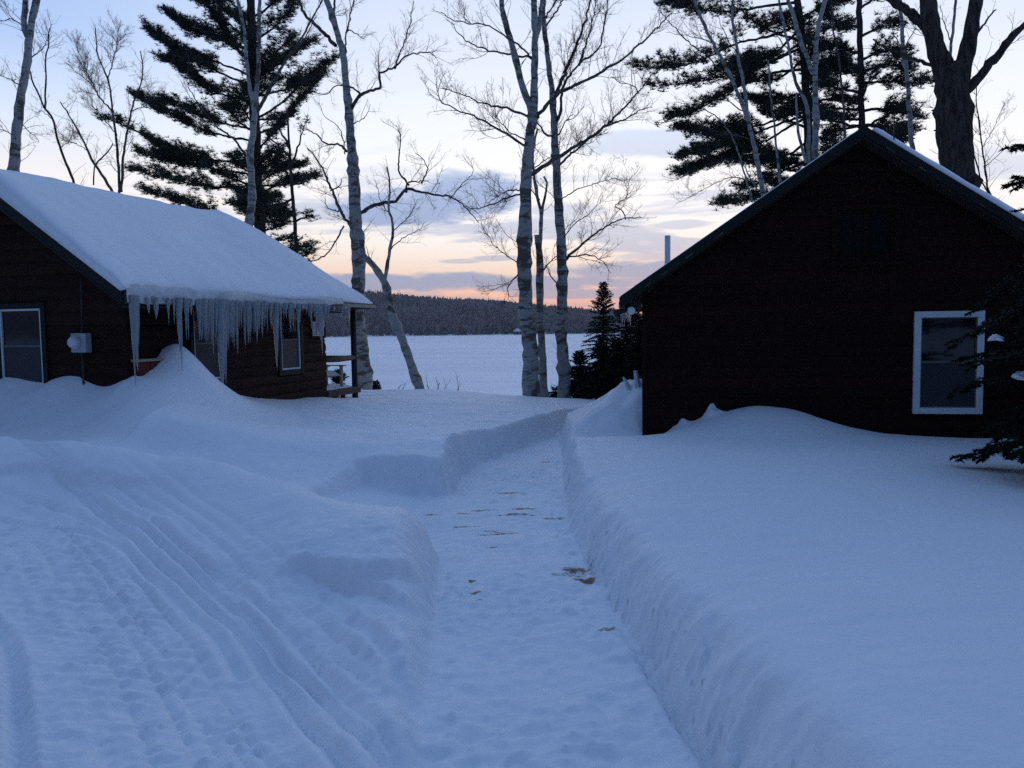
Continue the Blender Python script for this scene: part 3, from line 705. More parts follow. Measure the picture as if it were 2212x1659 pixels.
def build_left_cabin():
    rng = random.Random(11)
    c = empty('log_cabin', (LC0[0], LC0[1], 0), -LTH)
    tag(c, 'brown log-sided cabin with deep roof snow, long icicles and a porch', 'cabin')
    L, W, OE, OF, OP = 4.81, 3.6, .37, .40, 6.15
    ZE, M = 2.108, .68; AR = 4.36; ME = 4.84               # roof top at the drip edge, pitch
    XR = -W / 2
    def roof_top(x, y):
        d = np.minimum(OE - x, x - (-W - OE)); d = np.minimum(d, (OP - y) * (W / 2 + OE) / (OP - AR)); return ZE + M * d
    zw = ZE - .10 + M * OE - .02     # wall top under the rafters
    # wall core, with far end wall
    prof = [(0, -.6), (0, zw), (XR, zw + M * W / 2), (-W, zw), (-W, -.6)]
    wall = MB().prism(prof, 1, .0, L).build('wall', MATS['post_wood'], c)
    # siding: near gable and long side wall
    Fg = Matrix.Identity(4)                                           # gable: x along, outward -y
    Fs = Matrix(((0, -1, 0, 0), (1, 0, 0, 0), (0, 0, 1, 0), (0, 0, 0, 1)))   # side: along +y, outward +x
    def wg(z):
        if z <= zw: return (-W - .02, -.03)
        d = (z - zw) / M; return (-W + d, -d - .03)
    gw = (-2.07, -1.22, .87, 2.02)
    w1, w2, w3 = (1.14, 1.91, .85, 2.02), (3.27, 4.02, .87, 2.03), (4.29, 4.78, 1.47, 1.81)
    lay_boards(wall, wg, -.1, zw + M * W / 2 - .08, .165, [gw], .024, MATS['brown_siding'], Fg, rng)
    lay_boards(wall, lambda z: (.0, L), -.1, zw - .02, .165, [w1, w2, w3], .028, MATS['brown_siding'], Fs, rng)
    MB().box((-.028, -.040, -.3), (.040, .0, zw)).build('corner_board', MATS['brown_siding'], c, bevel=.006)
    # windows
    make_window(c, Fg, *gw, 'green_trim', .075, 'white_trim', .028)
    make_window(c, Fs, *w1, 'green_trim', .07, 'white_trim', .03, sill=False)
    make_window(c, Fs, *w2, 'green_trim', .085, 'white_trim', .03, sill=False)
    make_window(c, Fs, *w3, 'brown_siding', .04, 'white_trim', .025, rail=False, mull=True, upper='curtain', lower='tan_through_light')
    # roof deck, fascia and rake boards
    T = .09
    E0, E1 = (OE, -OF), (OE, OP); R_0, R_1 = (XR, -OF), (XR, AR); B0, B1 = (-W - OE, -OF), (-W - OE, OP)
    P = [(*p, float(roof_top(*p))) for p in (E0, E1, R_1, R_0, B1, B0)]
    Pd = [(x, y, z - T) for x, y, z in P]
    roof = MB().add(P + Pd, [(0, 1, 2, 3), (3, 2, 4, 5), (1, 4, 2), (6, 9, 8, 7), (9, 11, 10, 8), (7, 8, 10), (0, 6, 7, 1), (1, 7, 10, 4), (4, 10, 11, 5), (0, 3, 9, 6), (3, 5, 11, 9)]).build('roof', MATS['shingle'], c)
    # rake boards in front of the gable
    for s in (0, 1):
        A = (OE + .01, ZE) if s == 0 else (-W - OE - .01, ZE); Bp = (XR, float(ZE + M * (W / 2 + OE)))
        y0, y1 = -OF - .03, -OF - .003
        lo = [(A[0], y0, A[1] - .15), (A[0], y1, A[1] - .15), (Bp[0], y1, Bp[1] - .15), (Bp[0], y0, Bp[1] - .15)]
        hi = [(x, y, z + .155) for x, y, z in lo]
        MB().hexa(lo, hi).build('rake_board', MATS['green_trim'], roof)
    # soffit under the rake, eave fascia
    MB().hexa([(OE - .03, -OF, ZE - .17), (OE - .03, -.05, ZE - .17), (XR, -.05, ZE - .17 + M * (W / 2 + OE - .03)), (XR, -OF, ZE - .17 + M * (W / 2 + OE - .03))],
              [(OE - .03, -OF, ZE - .15), (OE - .03, -.05, ZE - .15), (XR, -.05, ZE - .15 + M * (W / 2 + OE - .03)), (XR, -OF, ZE - .15 + M * (W / 2 + OE - .03))]).build('soffit', MATS['post_wood'], roof)
    MB().box((OE + .002, -OF, ZE - .15), (OE + .028, ME, ZE - .012)).build('fascia', MATS['soffit'], roof)
    MB().box((OE + .002, ME + .01, ZE - .075), (OE + .02, OP, ZE - .012)).build('fascia', MATS['pale_wood'], roof)
    MB().box((-W - OE, OP + .002, ZE - .09), (OE, OP + .022, ZE - .012)).build('fascia', MATS['pale_wood'], roof)
    MB().box((.002, -.05, ZE - .19), (OE, ME, ZE - .16)).build('soffit', MATS['post_wood'], roof)
    # roof snow: a heavy quilt that thins towards eave and porch
    xs = np.concatenate([np.linspace(-W - OE + .02, XR, 26), np.linspace(XR, OE - .0, 70)[1:]]); ys = np.concatenate([np.linspace(-OF - .06, 0.6, 30), np.linspace(.6, 4, 45)[1:], np.linspace(4, OP - .0, 50)[1:]])
    X, Y = np.meshgrid(xs, ys); top = roof_top(X, Y)
    de = np.minimum(OE - X, X + W + OE); dn = Y + OF + .06; dp = OP - Y
    t = .25 - .06 * sstep(de, 1.2, .1) - .10 * sstep(Y, 4.7, 5.6)
    t = t + .03 * fbm(X * .9, Y * .7, 3) + .012 * fbm(X * 4, Y * 4, 2)
    # slump line where the quilt has crept
    t = t - .05 * sstep(X + .35 * (Y - 2.2) + .9, -.1, .1) * sstep(Y, 1.6, 2.2) * sstep(Y, 4., 2.9)
    def rnd(d, r): q = np.clip(d / r, 0, 1); return np.sqrt(1 - (1 - q) ** 2)
    t = t * (.42 + .58 * rnd(de, .35)) * (.72 + .28 * rnd(dn, .2)) * (.25 + .75 * rnd(dp, .4))
    # ridge softened
    soft = .07 * np.exp(-((X - XR) / .22) ** 2) * sstep(OP - Y, 1.4, 2.2)
    zt = top + t - soft
    # the edge sags and creeps unevenly over eave and rake
    nz = fbm(Y * 1.3, X * 0 + 4.2, 4); nr_ = fbm(X * 1.6, Y * 0 + 8.1, 4)
    X2 = X + (.05 + .13 * nz) * sstep(OE - X, .22, .0); Y2 = Y - (.02 + .10 * nr_) * sstep(dn, .2, .0); zt = zt - .03 * sstep(OE - X, .15, 0) * (1 + nz) + .014 * fbm(X * 2.2, Y * 2.2, 3) * sstep(de, .05, .3)
    ny, nx = X.shape; Vt = np.stack([X2, Y2, zt], -1).reshape(-1, 3); Vb = np.stack([X, Y, top + .004], -1).reshape(-1, 3)
    i = np.arange(ny - 1)[:, None] * nx + np.arange(nx - 1)[None]; Q = np.stack([i, i + 1, i + nx + 1, i + nx], -1).reshape(-1, 4)
    per = np.concatenate([np.arange(nx), np.arange(1, ny) * nx + nx - 1, (ny - 1) * nx + np.arange(nx - 2, -1, -1), np.arange(ny - 2, -1, -1) * nx])
    n0 = len(Vt); sk = np.stack([per[:-1], per[:-1] + n0, per[1:] + n0, per[1:]], -1)
    link('snow_cover', mesh_np('snow_cover', np.vstack([Vt, Vb]), np.vstack([Q, Q[:, ::-1] + n0, sk])), MATS['roof_snow'], roof)
    # band of ice frozen along the eave
    ya = spaced([(-OF, ME, .035)]); n = len(ya); rows = []
    for k, (dx, dz) in enumerate([(-.02, .07), (.035, .075), (.06, .03), (.055, -.05), (.045, -.12), (.03, -.145), (.0, -.14)]):
        w = .05 * fbm(ya * 2.1 + 3 * k, ya * 0 + k * .37, 3); w2 = .045 * fbm(ya * 3.3 + 11 * k, ya * 0 + 2.2 + k * .3, 3)
        fade = .35 + .65 * sstep(ya, 4.8, 3.6); big = 1 + .9 * np.exp(-((ya - 1.4) / .4) ** 2)
        rows.append(np.stack([OE + dx * fade * big + w * .6, ya, ZE + dz * (1 if dz > 0 else fade) + w2 * fade], -1))
    Vv = np.stack(rows, 0).reshape(-1, 3); m = len(rows)
    i = np.arange(m - 1)[:, None] * n + np.arange(n - 1)[None]
    icebm = mesh_np('eave_ice', Vv, np.stack([i, i + 1, i + n + 1, i + n], -1).reshape(-1, 4))
    ice = link('eave_ice', icebm, MATS['eave_ice'], c)
    # icicles: the long ones first as seen along the eave (distance along wall, length, radius), then the fringe
    big = [(-.40, .95, .045), (-.36, .62, .03), (-.42, 1.15, .028), (.62, 1.0, .030), (.58, .7, .035), (.75, .65, .02), (.82, .55, .016), (.35, .32, .014), (.48, .30, .014), (1.15, .68, .035), (1.22, .6, .04),
           (1.30, .6, .035), (1.42, .55, .04), (1.50, .62, .03), (1.6, .5, .035), (1.72, 1.42, .075), (1.80, 1.25, .055), (1.9, .62, .05), (2.0, .52, .045), (2.10, .62, .04), (2.2, .45, .035), (2.3, .5, .03), (2.42, .36, .025), (2.55, .5, .025), (2.7, .62, .022),
           (2.85, .45, .03), (3.0, .4, .028), (3.15, .52, .022), (3.28, .36, .026), (3.42, .46, .02), (3.75, 1.12, .05), (3.82, .7, .035), (3.92, .55, .02), (4.3, .45, .024), (4.7, .46, .03), (4.82, .32, .02), (5.35, .4, .024), (5.75, .42, .035), (5.85, .55, .04), (5.95, .62, .035), (6.02, .92, .022), (6.12, .4, .03), (7.2, .17, .012), (7.72, .28, .018)]
    y = -.36
    while y < 7.7:
        dens = np.interp(y, [-.4, 1.0, 1.2, 2.4, 2.6, 3.6, 3.7, 5.0, 5.6, 6.2, 6.4, 7.7], [.12, .13, .04, .04, .07, .08, .07, .10, .07, .06, .12, .16])
        lmax = np.interp(y, [-.4, 1.0, 1.2, 2.3, 3.5, 6.2, 6.5, 7.7], [.26, .30, 1.0, .85, .46, .44, .13, .08])
        ll = rng.random() ** 1.4; big.append((y, (.12 + .88 * ll) * lmax, .009 + .022 * ll * rng.uniform(.7, 1.4))); y += dens * rng.uniform(.5, 1.4)
    def along(a):     # the list above was read on a steeper wall line: put each icicle where it hangs on this one
        q = (-4.83 + .105 * a) / (10 + .9945 * a); return (-4.83 - 10 * q) / (.956 * q - .292)
    for k, (yy, ln, r) in enumerate(big):
        ln *= .9; yy = along(yy); r *= 1.15
        if .5 < yy < 1.02: ln = min(ln, .50)
        elif 1.02 <= yy < 1.2: ln = min(ln, .72)
        o = link('icicle', icicle_mesh(ln, r, k), MATS['ice'], ice, (OE + .05 * float(.35 + .65 * sstep(yy, 4.8, 3.6)) + rng.uniform(-.02, .03), yy, ZE - .12 + rng.uniform(-.01, .02)))
    # porch: deck, posts, rails
    dz = .57; PE = 6.02
    porch = MB().box((-W, L + .05, dz - .16), (-.02, PE - .03, dz - .12)).build('porch', MATS['post_wood'], c)
    yk = L + .06
    while yk < PE - .1:
        MB().box((-W, yk, dz - .118), (.02, yk + .135, dz - .08)).build('deck_board', MATS['porch_wood'], porch); yk += .145
    MB().box((-.035, L + .05, dz - .20), (.03, PE + .10, dz - .083)).build('edge_beam', MATS['porch_wood'], porch, bevel=.006)
    MB().box((-W, PE - .02, dz - .20), (-.04, PE + .05, dz - .083)).build('edge_beam', MATS['porch_wood'], porch, bevel=.006)
    for px_ in (-.05, -1.8, -W + .07):
        MB().tube([(px_, PE, -1.0), (px_, PE, .9), (px_, PE, ZE + .1)], [.062, .058, .06], 12).build('porch_post', MATS['post_wood'], porch, smooth=True)
    for px_, py_ in ((-.25, 5.6), (-.2, 5.8), (-.8, 5.4)):
        MB().tube([(px_, py_, -1.2), (px_, py_, dz - .1)], [.055, .045], 8).build('pier', MATS['post_wood'], porch, smooth=True)
    MB().tube([(-.05, L, 1.075), (-.04, 5.4, 1.06), (-.05, PE + .03, 1.07)], [.058, .056, .05], 12).build('porch_rail', MATS['porch_wood'], porch, smooth=True)
    MB().tube([(-.05, PE, 1.06), (-1.8, PE + .01, 1.065), (-W, PE, 1.06)], [.05, .05, .05], 10).build('porch_rail', MATS['porch_wood'], porch, smooth=True)
    MB().box((-.09, L, ZE - .10), (.01, PE + .05, ZE + .08)).build('header_beam', MATS['post_wood'], porch)
    MB().box((-W, PE - .08, ZE - .10), (-.1, PE + .06, ZE + .08)).build('header_beam', MATS['post_wood'], porch)
    xs = np.linspace(-W + .1, -.06, 30); ys = np.linspace(L + .1, PE - .02, 24); X, Y = np.meshgrid(xs, ys); ed = np.minimum(np.minimum(X.max() - X, PE - .02 - Y), Y - L)
    Z = dz - .078 + (.05 + .05 * fbm(X * 2.3, Y * 2.3, 3)) * sstep(ed, -.02, .12); ny, nx = X.shape
    i = np.arange(ny - 1)[:, None] * nx + np.arange(nx - 1)[None]
    link('deck_snow', mesh_np('deck_snow', np.stack([X, Y, Z], -1).reshape(-1, 3), np.stack([i, i + 1, i + nx + 1, i + nx], -1).reshape(-1, 4)), MATS['roof_snow'], porch)
    # electric meter on the gable
    mt = MB().box((-.735, -.135, 1.37), (-.50, -.03, 1.615)).build('electric_meter', MATS['meter_grey'], c, bevel=.008)
    MB().tube([(-.65, -.135, 1.50), (-.65, -.19, 1.50), (-.65, -.215, 1.50)], [.075, .074, .055], 20).build('dial', MATS['dial_glass'], mt, smooth=False)
    MB().tube([(-.65, -.136, 1.50), (-.65, -.15, 1.50)], [.088, .086], 20).build('dial_collar', MATS['galvanised'], mt)
    MB().tube([(-.615, -.08, 1.37), (-.615, -.08, 1.33), (-.615, -.08, .4)], [.022, .014, .012], 8).build('conduit', MATS['dark_bark'], mt)
    MB().tube([(-.595, -.08, 1.615), (-.595, -.08, 1.66), (-.595, -.06, 2.3)], [.022, .014, .012], 8).build('conduit', MATS['dark_bark'], mt)
    return c
build_left_cabin()

def lc_world(x, y, z):
    cc, s = math.cos(LTH), math.sin(LTH); return (LC0[0] + x * cc + y * s, LC0[1] - x * s + y * cc, z)
def build_left_extras():
    # low red box against the side wall
    e = empty('wood_box', lc_world(0, 0, .5), -LTH); tag(e, 'dark red wooden box with pale lid edge behind the snow heap', 'box')
    MB().box((.045, .04, -.3), (.115, .70, .74)).build('front', MATS['red_paint'], e, bevel=.004)
    for k in range(3): MB().box((.116, .06 + k * .21, -.3), (.122, .255 + k * .21, .735)).build('plank', MATS['red_paint'], e)
    MB().box((.035, .02, .742), (.155, .76, .775)).build('lid', MATS['pale_wood'], e, bevel=.004)
    # chair on the porch
    p = lc_world(-.42, 5.50, .49)
    e = empty('porch_chair', p, -LTH + 1.35); e.scale = (.78, .78, .78); tag(e, 'weathered wooden armchair with snow on its seat on the porch', 'chair')
    w = MATS['pale_wood']
    for sx in (-.3, .3):
        MB().box((sx - .05, -.42, .545), (sx + .05, .28, .57)).build('armrest', w, e, bevel=.004)
        for sy in (-.28, .22): MB().box((sx - .03, sy - .035, -.02), (sx + .03, sy + .035, .545)).build('leg', w, e, bevel=.004)
    for k in range(5): MB().box((-.26, -.30 + k * .11, .30), (.26, -.20 + k * .11, .325)).build('seat_slat', w, e)
    for k in range(5):
        MB().hexa([(-.25 + k * .105, .22, .30), (-.155 + k * .105, .22, .30), (-.155 + k * .105, .245, .30), (-.25 + k * .105, .245, .30)],
                  [(-.25 + k * .105, .40, .86), (-.155 + k * .105, .40, .86), (-.155 + k * .105, .425, .86), (-.25 + k * .105, .425, .86)]).build('back_slat', w, e)
    MB().add([(-.25, -.3, .327), (.25, -.3, .327), (.25, .22, .327), (-.25, .22, .327), (-.17, -.2, .43), (.17, -.2, .43), (.17, .16, .45), (-.17, .16, .45)],
             [(4, 5, 6, 7), (0, 1, 5, 4), (1, 2, 6, 5), (2, 3, 7, 6), (3, 0, 4, 7)]).build('snow_cap', MATS['roof_snow'], e, bevel=.03)
    # dark stub by the gable window
    p = lc_world(-2.13, -.16, .7); e = empty('fence_stub', p, -LTH); tag(e, 'short dark wooden stub standing in snow beside the gable window', 'post')
    MB().tube([(0, 0, -.5), (0, 0, .1), (-.01, .0, .36)], [.05, .048, .03], 8).build('post', MATS['post_wood'], e)
    MB().box((-.045, -.02, .30), (.03, .02, .34)).build('cleat', MATS['post_wood'], e)
build_left_extras()

def build_right_cabin():
    rng = random.Random(5)
    c = empty('board_cabin', (RC0[0], RC0[1], 0), -RTH)
    tag(c, 'dark brown board-sided cabin with gable wall, white-framed window and floodlights', 'cabin')
    W, D, OE, OF = 4.96, 6.2, .28, .30
    ZW, M = 2.155, .68; XR = W / 2
    ZE = ZW - M * OE
    wz = ZW - .13
    wall = MB().prism([(0, -.8), (0, wz), (XR, wz + M * XR), (W, wz), (W, -.8)], 1, 0, D).build('wall', MATS['post_wood'], c)
    def wg(z):
        if z <= wz: return (.03, W + .02)
        d = (z - wz) / M; return (d + .03, W - d)
    gw, rw = (2.20, 2.96, 2.33, 3.00), (3.14, 3.90, .52, 1.73)
    lay_boards(wall, wg, -.2, wz + M * XR - .06, .128, [gw, rw], .013, MATS['dark_siding'], Matrix.Identity(4), rng)
    Fs = Matrix(((0, 1, 0, 0), (-1, 0, 0, D), (0, 0, 1, 0), (0, 0, 0, 1)))
    lay_boards(wall, lambda z: (0., D), -.2, wz - .02, .128, [], .013, MATS['dark_siding'], Fs, rng)
    MB().box((-.032, -.036, -.4), (.028, .0, wz)).build('corner_board', MATS['dark_siding'], c, bevel=.005)
    make_window(c, Matrix.Identity(4), *gw, 'dark_siding', .06, 'dark_siding', .03, rail=False, mull=True, sill=True, lower='dim_glass', upper='dim_glass')
    make_window(c, Matrix.Identity(4), rw[0], rw[1], rw[2], rw[3], 'white_trim', .074, 'grey_trim', .012)
    # roof
    T = .05; y0, y1 = -OF, D + OF
    P = [(-OE, y0, ZE), (-OE, y1, ZE), (XR, y1, ZE + M * (XR + OE)), (XR, y0, ZE + M * (XR + OE)), (W + OE, y1, ZE), (W + OE, y0, ZE)]
    Pd = [(x, y, z - T) for x, y, z in P]
    roof = MB().add(P + Pd, [(0, 1, 2, 3), (3, 2, 4, 5), (6, 9, 8, 7), (9, 11, 10, 8), (0, 6, 7, 1), (4, 10, 11, 5), (0, 3, 9, 6), (3, 5, 11, 9), (1, 7, 8, 2), (2, 8, 10, 4)]).build('roof', MATS['shingle'], c)
    for A, B in (((-OE - .01, ZE), (XR, ZE + M * (XR + OE))), ((W + OE + .01, ZE), (XR, ZE + M * (XR + OE)))):
        ya, yb = y0 - .028, y0 - .003
        lo = [(A[0], ya, A[1] - .11), (A[0], yb, A[1] - .11), (B[0], yb, B[1] - .11), (B[0], ya, B[1] - .11)]
        MB().hexa(lo, [(x, y, z + .115) for x, y, z in lo]).build('rake_board', MATS['green_trim'], roof)
        lo = [(A[0], y0, A[1] - .13), (A[0], -.04, A[1] - .13), (B[0], -.04, B[1] - .13), (B[0], y0, B[1] - .13)]
        MB().hexa(lo, [(x, y, z + .02) for x, y, z in lo]).build('soffit', MATS['post_wood'], roof)
        # short pale scuffs on the rake board
        for k in range(6):
            t = rng.uniform(.08, .92); l = rng.uniform(.03, .09); x = A[0] + (B[0] - A[0]) * t; z = A[1] + (B[1] - A[1]) * t - rng.uniform(.095, .108); sg = 1 if B[0] > A[0] else -1
            MB().hexa([(x, ya - .006, z), (x, ya - .001, z), (x + sg * l, ya - .001, z + l * M), (x + sg * l, ya - .006, z + l * M)],
                      [(x, ya - .006, z + .014), (x, ya - .001, z + .014), (x + sg * l, ya - .001, z + l * M + .02), (x + sg * l, ya - .006, z + l * M + .02)]).build('scuff', MATS['soffit'], roof)
    MB().box((-OE - .022, y0, ZE - .09), (-OE - .002, y1, ZE - .005)).build('fascia', MATS['green_trim'], roof)
    # snow left on the roof: a slab on the far slope, a dusting on the near one
    def snow(xa, xb, th, edge):
        xs = np.linspace(xa, xb, 40); ys = np.linspace(y0 - .02, y1, 50); X, Y = np.meshgrid(xs, ys)
        top = ZE + M * np.minimum(X + OE, W + OE - X) + .004; d = np.minimum(np.minimum(X - min(xa, xb), max(xa, xb) - X), Y - ys[0])
        t = (th + .3 * th * fbm(X * 1.7, Y * 1.7, 3)) * (.3 + .7 * np.sqrt(1 - (1 - np.clip(d / edge, 0, 1)) ** 2)); ny, nx = X.shape
        Vt = np.stack([X, Y, top + t], -1).reshape(-1, 3); Vb = np.stack([X, Y, top], -1).reshape(-1, 3)
        i = np.arange(ny - 1)[:, None] * nx + np.arange(nx - 1)[None]; Q = np.stack([i, i + 1, i + nx + 1, i + nx], -1).reshape(-1, 4)
        per = np.concatenate([np.arange(nx), np.arange(1, ny) * nx + nx - 1, (ny - 1) * nx + np.arange(nx - 2, -1, -1), np.arange(ny - 2, -1, -1) * nx]); n0 = len(Vt)
        link('snow_cover', mesh_np('snow_cover', np.vstack([Vt, Vb]), np.vstack([Q, Q[:, ::-1] + n0, np.stack([per[:-1], per[:-1] + n0, per[1:] + n0, per[1:]], -1)])), MATS['roof_snow'], roof)
    snow(XR + .10, W + OE - .02, .13, .14); snow(-OE + .1, XR - .05, .022, .05)
    # rod by the ridge
    MB().tube([(XR + .32, y0 - .012, ZE + M * (XR + OE) - .34), (XR + .315, y0 - .012, ZE + M * (XR + OE) + .12)], [.009, .006], 6).build('rod', MATS['black_metal'], roof)
    # stove pipe
    MB().tube([(.36, 4.12, 2.1), (.36, 4.12, 3.17)], [.05, .05], 16).build('stove_pipe', MATS['galvanised'], c, smooth=True)
    # floodlight pair under the eave corner
    fl = MB().box((-.10, -.10, 1.78), (-.03, -.03, 1.86)).build('floodlight', MATS['black_metal'], c, bevel=.01)
    MB().tube([(-.16, -.10, 1.795), (-.16, -.17, 1.795), (-.16, -.215, 1.795)], [.02, .03, .052], 14).build('lamp_head', MATS['black_metal'], fl, smooth=True)
    MB().tube([(-.16, -.2155, 1.795), (-.16, -.224, 1.795)], [.050, .040], 18).build('lens', MATS['lamp_glass'], fl)
    MB().tube([(-.09, -.06, 1.80), (-.21, -.20, 1.80), (-.26, -.24, 1.795), (-.32, -.27, 1.78), (-.365, -.29, 1.755)], [.016, .02, .028, .040, .070], 14).build('lamp_head', MATS['black_metal'], fl, smooth=True)
    MB().tube([(-.06, -.06, 1.80), (-.16, -.10, 1.80)], [.014, .014], 8).build('arm', MATS['black_metal'], fl)
    # icicles under the near end of the eave
    ice = MB().box((-OE - .045, .1, ZE - .13), (-OE - .024, 5.6, ZE - .05)).build('eave_ice', MATS['ice'], c)
    for k in range(22):
        yy = rng.uniform(.3, 5.4); link('icicle', icicle_mesh(rng.uniform(.08, .26), rng.uniform(.008, .017), 900 + k), MATS['ice'], ice, (-OE - .03, yy, ZE - .11))
build_right_cabin()
def rc_world(x, y, z):
    cc, s = math.cos(RTH), math.sin(RTH); return (RC0[0] + x * cc + y * s, RC0[1] - x * s + y * cc, z)

def build_right_extras():
    # ice shards thrust up out of the slid snow
    for k, (u, v, Y, L, lean, lab) in enumerate([(1366, 835, 10.75, .24, (-.5, .1), 'thin ice shard leaning left on the snow pile beside the dark cabin'),
                                          (1381, 835, 10.6, .32, (-.14, .1), 'tall blunt ice shard upright on the snow pile beside the dark cabin'),
                                          (1390, 835, 10.45, .18, (.12, .1), 'short ice shard touching the dark cabin corner')]):
        p = at(u, v, Y); p[2] = float(H(p[:1], p[1:2])[0]) - .01
        mb = MB(); n = 5; r = random.Random(k)
        pts = [(lean[0] * L * t, lean[1] * L * t, L * t * 1.0 - .10) for t in (0, .3, .6, .85, 1)]
        mb.tube(pts, [.045 * q for q in ((1.2, 1.0, .7, .5, .25) if k != 1 else (1.5, 1.1, .9, .7, .6))], 6)
        o = mb.build('ice_shard', MATS['eave_ice'], None, loc=p); tag(o, lab, 'ice', 'ice shards on the slid snow')
    # dark fuel tank beside the gable
    p = rc_world(4.55, -.95, .1); e = empty('fuel_tank', p, -RTH); tag(e, 'dark grey domed tank with a snow cap behind the evergreen', 'tank')
    pts = [(0, 0, -.4), (0, 0, .62), (0, 0, .78), (0, 0, .88), (0, 0, .93), (0, 0, .945)]
    MB().tube(pts, [.42, .42, .39, .28, .14, .02], 28).build('shell', MATS['tank_paint'], e, smooth=True)
    MB().tube([(0, 0, .60), (0, 0, .63)], [.428, .428], 28).build('seam', MATS['tank_paint'], e)
    MB().tube([(0, 0, .90), (0, 0, 1.0)], [.10, .10], 14).build('valve_cover', MATS['tank_paint'], e)
    MB().tube([(.06, 0, .86), (.06, 0, .94), (.06, 0, 1.03), (.06, 0, 1.09), (.06, 0, 1.11)], [.30, .29, .22, .11, .02], 18).build('snow_cap', MATS['roof_snow'], e, smooth=True)
build_right_extras()

# ------------------------------------------------------------------ trees
def tubes_np(polys, sides):
    """polys: list of (points n x 3, radii n) -> verts, quads; grouped by n and vectorised"""
    groups = {}
    for P, R in polys: groups.setdefault(len(P), []).append((P, R))
    VV, QQ, off = [], [], 0
    ang = np.arange(sides) * 2 * math.pi / sides
    for n, lst in groups.items():
        P = np.array([a for a, _ in lst], float); R = np.array([b for _, b in lst], float); N = len(lst)
        T = np.empty_like(P); T[:, 1:-1] = P[:, 2:] - P[:, :-2]; T[:, 0] = P[:, 1] - P[:, 0]; T[:, -1] = P[:, -1] - P[:, -2]
        T /= np.linalg.norm(T, axis=-1, keepdims=True) + 1e-9
        main = P[:, -1] - P[:, 0]; main /= np.linalg.norm(main, axis=-1, keepdims=True) + 1e-9
        ref = np.where((np.abs(main[:, 2:3]) < .75), np.array([[0, 0, 1.]]), np.array([[1., .2, 0]]))[:, None, :]
        A = np.cross(T, ref); A /= np.linalg.norm(A, axis=-1, keepdims=True) + 1e-9; B = np.cross(T, A)
        V = P[:, :, None] + R[:, :, None, None] * (A[:, :, None] * np.cos(ang)[None, None, :, None] + B[:, :, None] * np.sin(ang)[None, None, :, None])
        VV.append(V.reshape(-1, 3))
        b = (np.arange(N) * n * sides)[:, None, None] + off; l = np.arange(n - 1)[None, :, None] * sides; k = np.arange(sides)[None, None]; k2 = (k + 1) % sides
        QQ.append(np.stack([b + l + k, b + l + k2, b + l + sides + k2, b + l + sides + k], -1).reshape(-1, 4)); off += N * n * sides
    return np.vstack(VV), np.vstack(QQ)
def unit(v): return v / (np.linalg.norm(v) + 1e-9)
def resample(P, R, step, rng, wob=.0, rnoise=.0):
    P = smooth_line(P, 8) if len(P) > 2 else np.linspace(P[0], P[-1], 8)
    s = np.concatenate([[0], np.cumsum(np.linalg.norm(np.diff(P, axis=0), axis=1))]); n = max(3, int(s[-1] / step) + 1); t = np.linspace(0, s[-1], n)
    Q = np.stack([np.interp(t, s, P[:, i]) for i in range(3)], -1)
    rr = np.interp(t / s[-1], np.linspace(0, 1, len(R)), R)
    if wob:
        w = rng.normal(0, wob, (n, 3)); w[0] = 0; Q = Q + w
    if rnoise: rr = rr * (1 + rng.uniform(-rnoise, rnoise, n))
    return Q, rr
def twigs(out, limb, radii, rng, density, length, levels=3, up=.25, start=.15, spread=1.0, kink=.22):
    """grow fine branchwork on a limb polyline; density = side shoots per metre"""
    stack = [(np.asarray(limb), np.asarray(radii), length, levels, density, start)]
    upv = np.array([0, 0, up]); sq = math.sqrt
    while stack:
        P, R, ln, lev, dens, st = stack.pop()
        D = np.diff(P, axis=0); seg = np.sqrt((D * D).sum(1)) + 1e-9; s = np.concatenate([[0], np.cumsum(seg)]); tot = s[-1]
        n = rng.poisson(max(.5, tot * (1 - st) * dens))
        if n == 0: continue
        f = st + (1 - st) * rng.random(n) ** .8; I = np.clip(np.searchsorted(s, f * tot) - 1, 0, len(P) - 2)
        T = D[I] / seg[I][:, None]; p = P[I] + D[I] * rng.random(n)[:, None]
        a = rng.normal(0, 1, (n, 3)); a -= T * (a * T).sum(1)[:, None]; a /= np.sqrt((a * a).sum(1))[:, None] + 1e-9
        d = T * rng.uniform(.45, 1.0, n)[:, None] + a * (rng.uniform(.5, 1.0, n) * spread)[:, None] + upv; d /= np.sqrt((d * d).sum(1))[:, None]
        L = ln * rng.uniform(.45, 1.15, n) * (1 - .45 * f); m = 5 if lev >= 3 else (4 if lev == 2 else 3)
        Q = np.empty((n, m, 3)); Q[:, 0] = p
        for k in range(1, m):
            d = d + rng.normal(0, kink, (n, 3)) + upv * .35; d /= np.sqrt((d * d).sum(1))[:, None]; Q[:, k] = Q[:, k - 1] + d * (L / (m - 1))[:, None]
        r0 = np.minimum(np.asarray(R)[I] * .55, .0025 + .0075 * L); tt = np.linspace(0, 1, m)
        r = r0[:, None] * (1 - tt) + np.maximum(.0019, r0 * .4)[:, None] * tt
        for k in range(n):
            out.append((Q[k], r[k]))
            if lev > 1 and L[k] > .12: stack.append((Q[k], r[k], L[k] * .55, lev - 1, dens * 1.25, .12))
def px_line(pts, Y0, Y1=None):
    Y1 = Y0 if Y1 is None else Y1; n = len(pts)
    return np.array([at(u, v, Y0 + (Y1 - Y0) * (i / max(1, n - 1))) for i, (u, v) in enumerate(pts)])
def rw(w, Y): return w / 2 / FPX * Y        # width in picture units -> radius
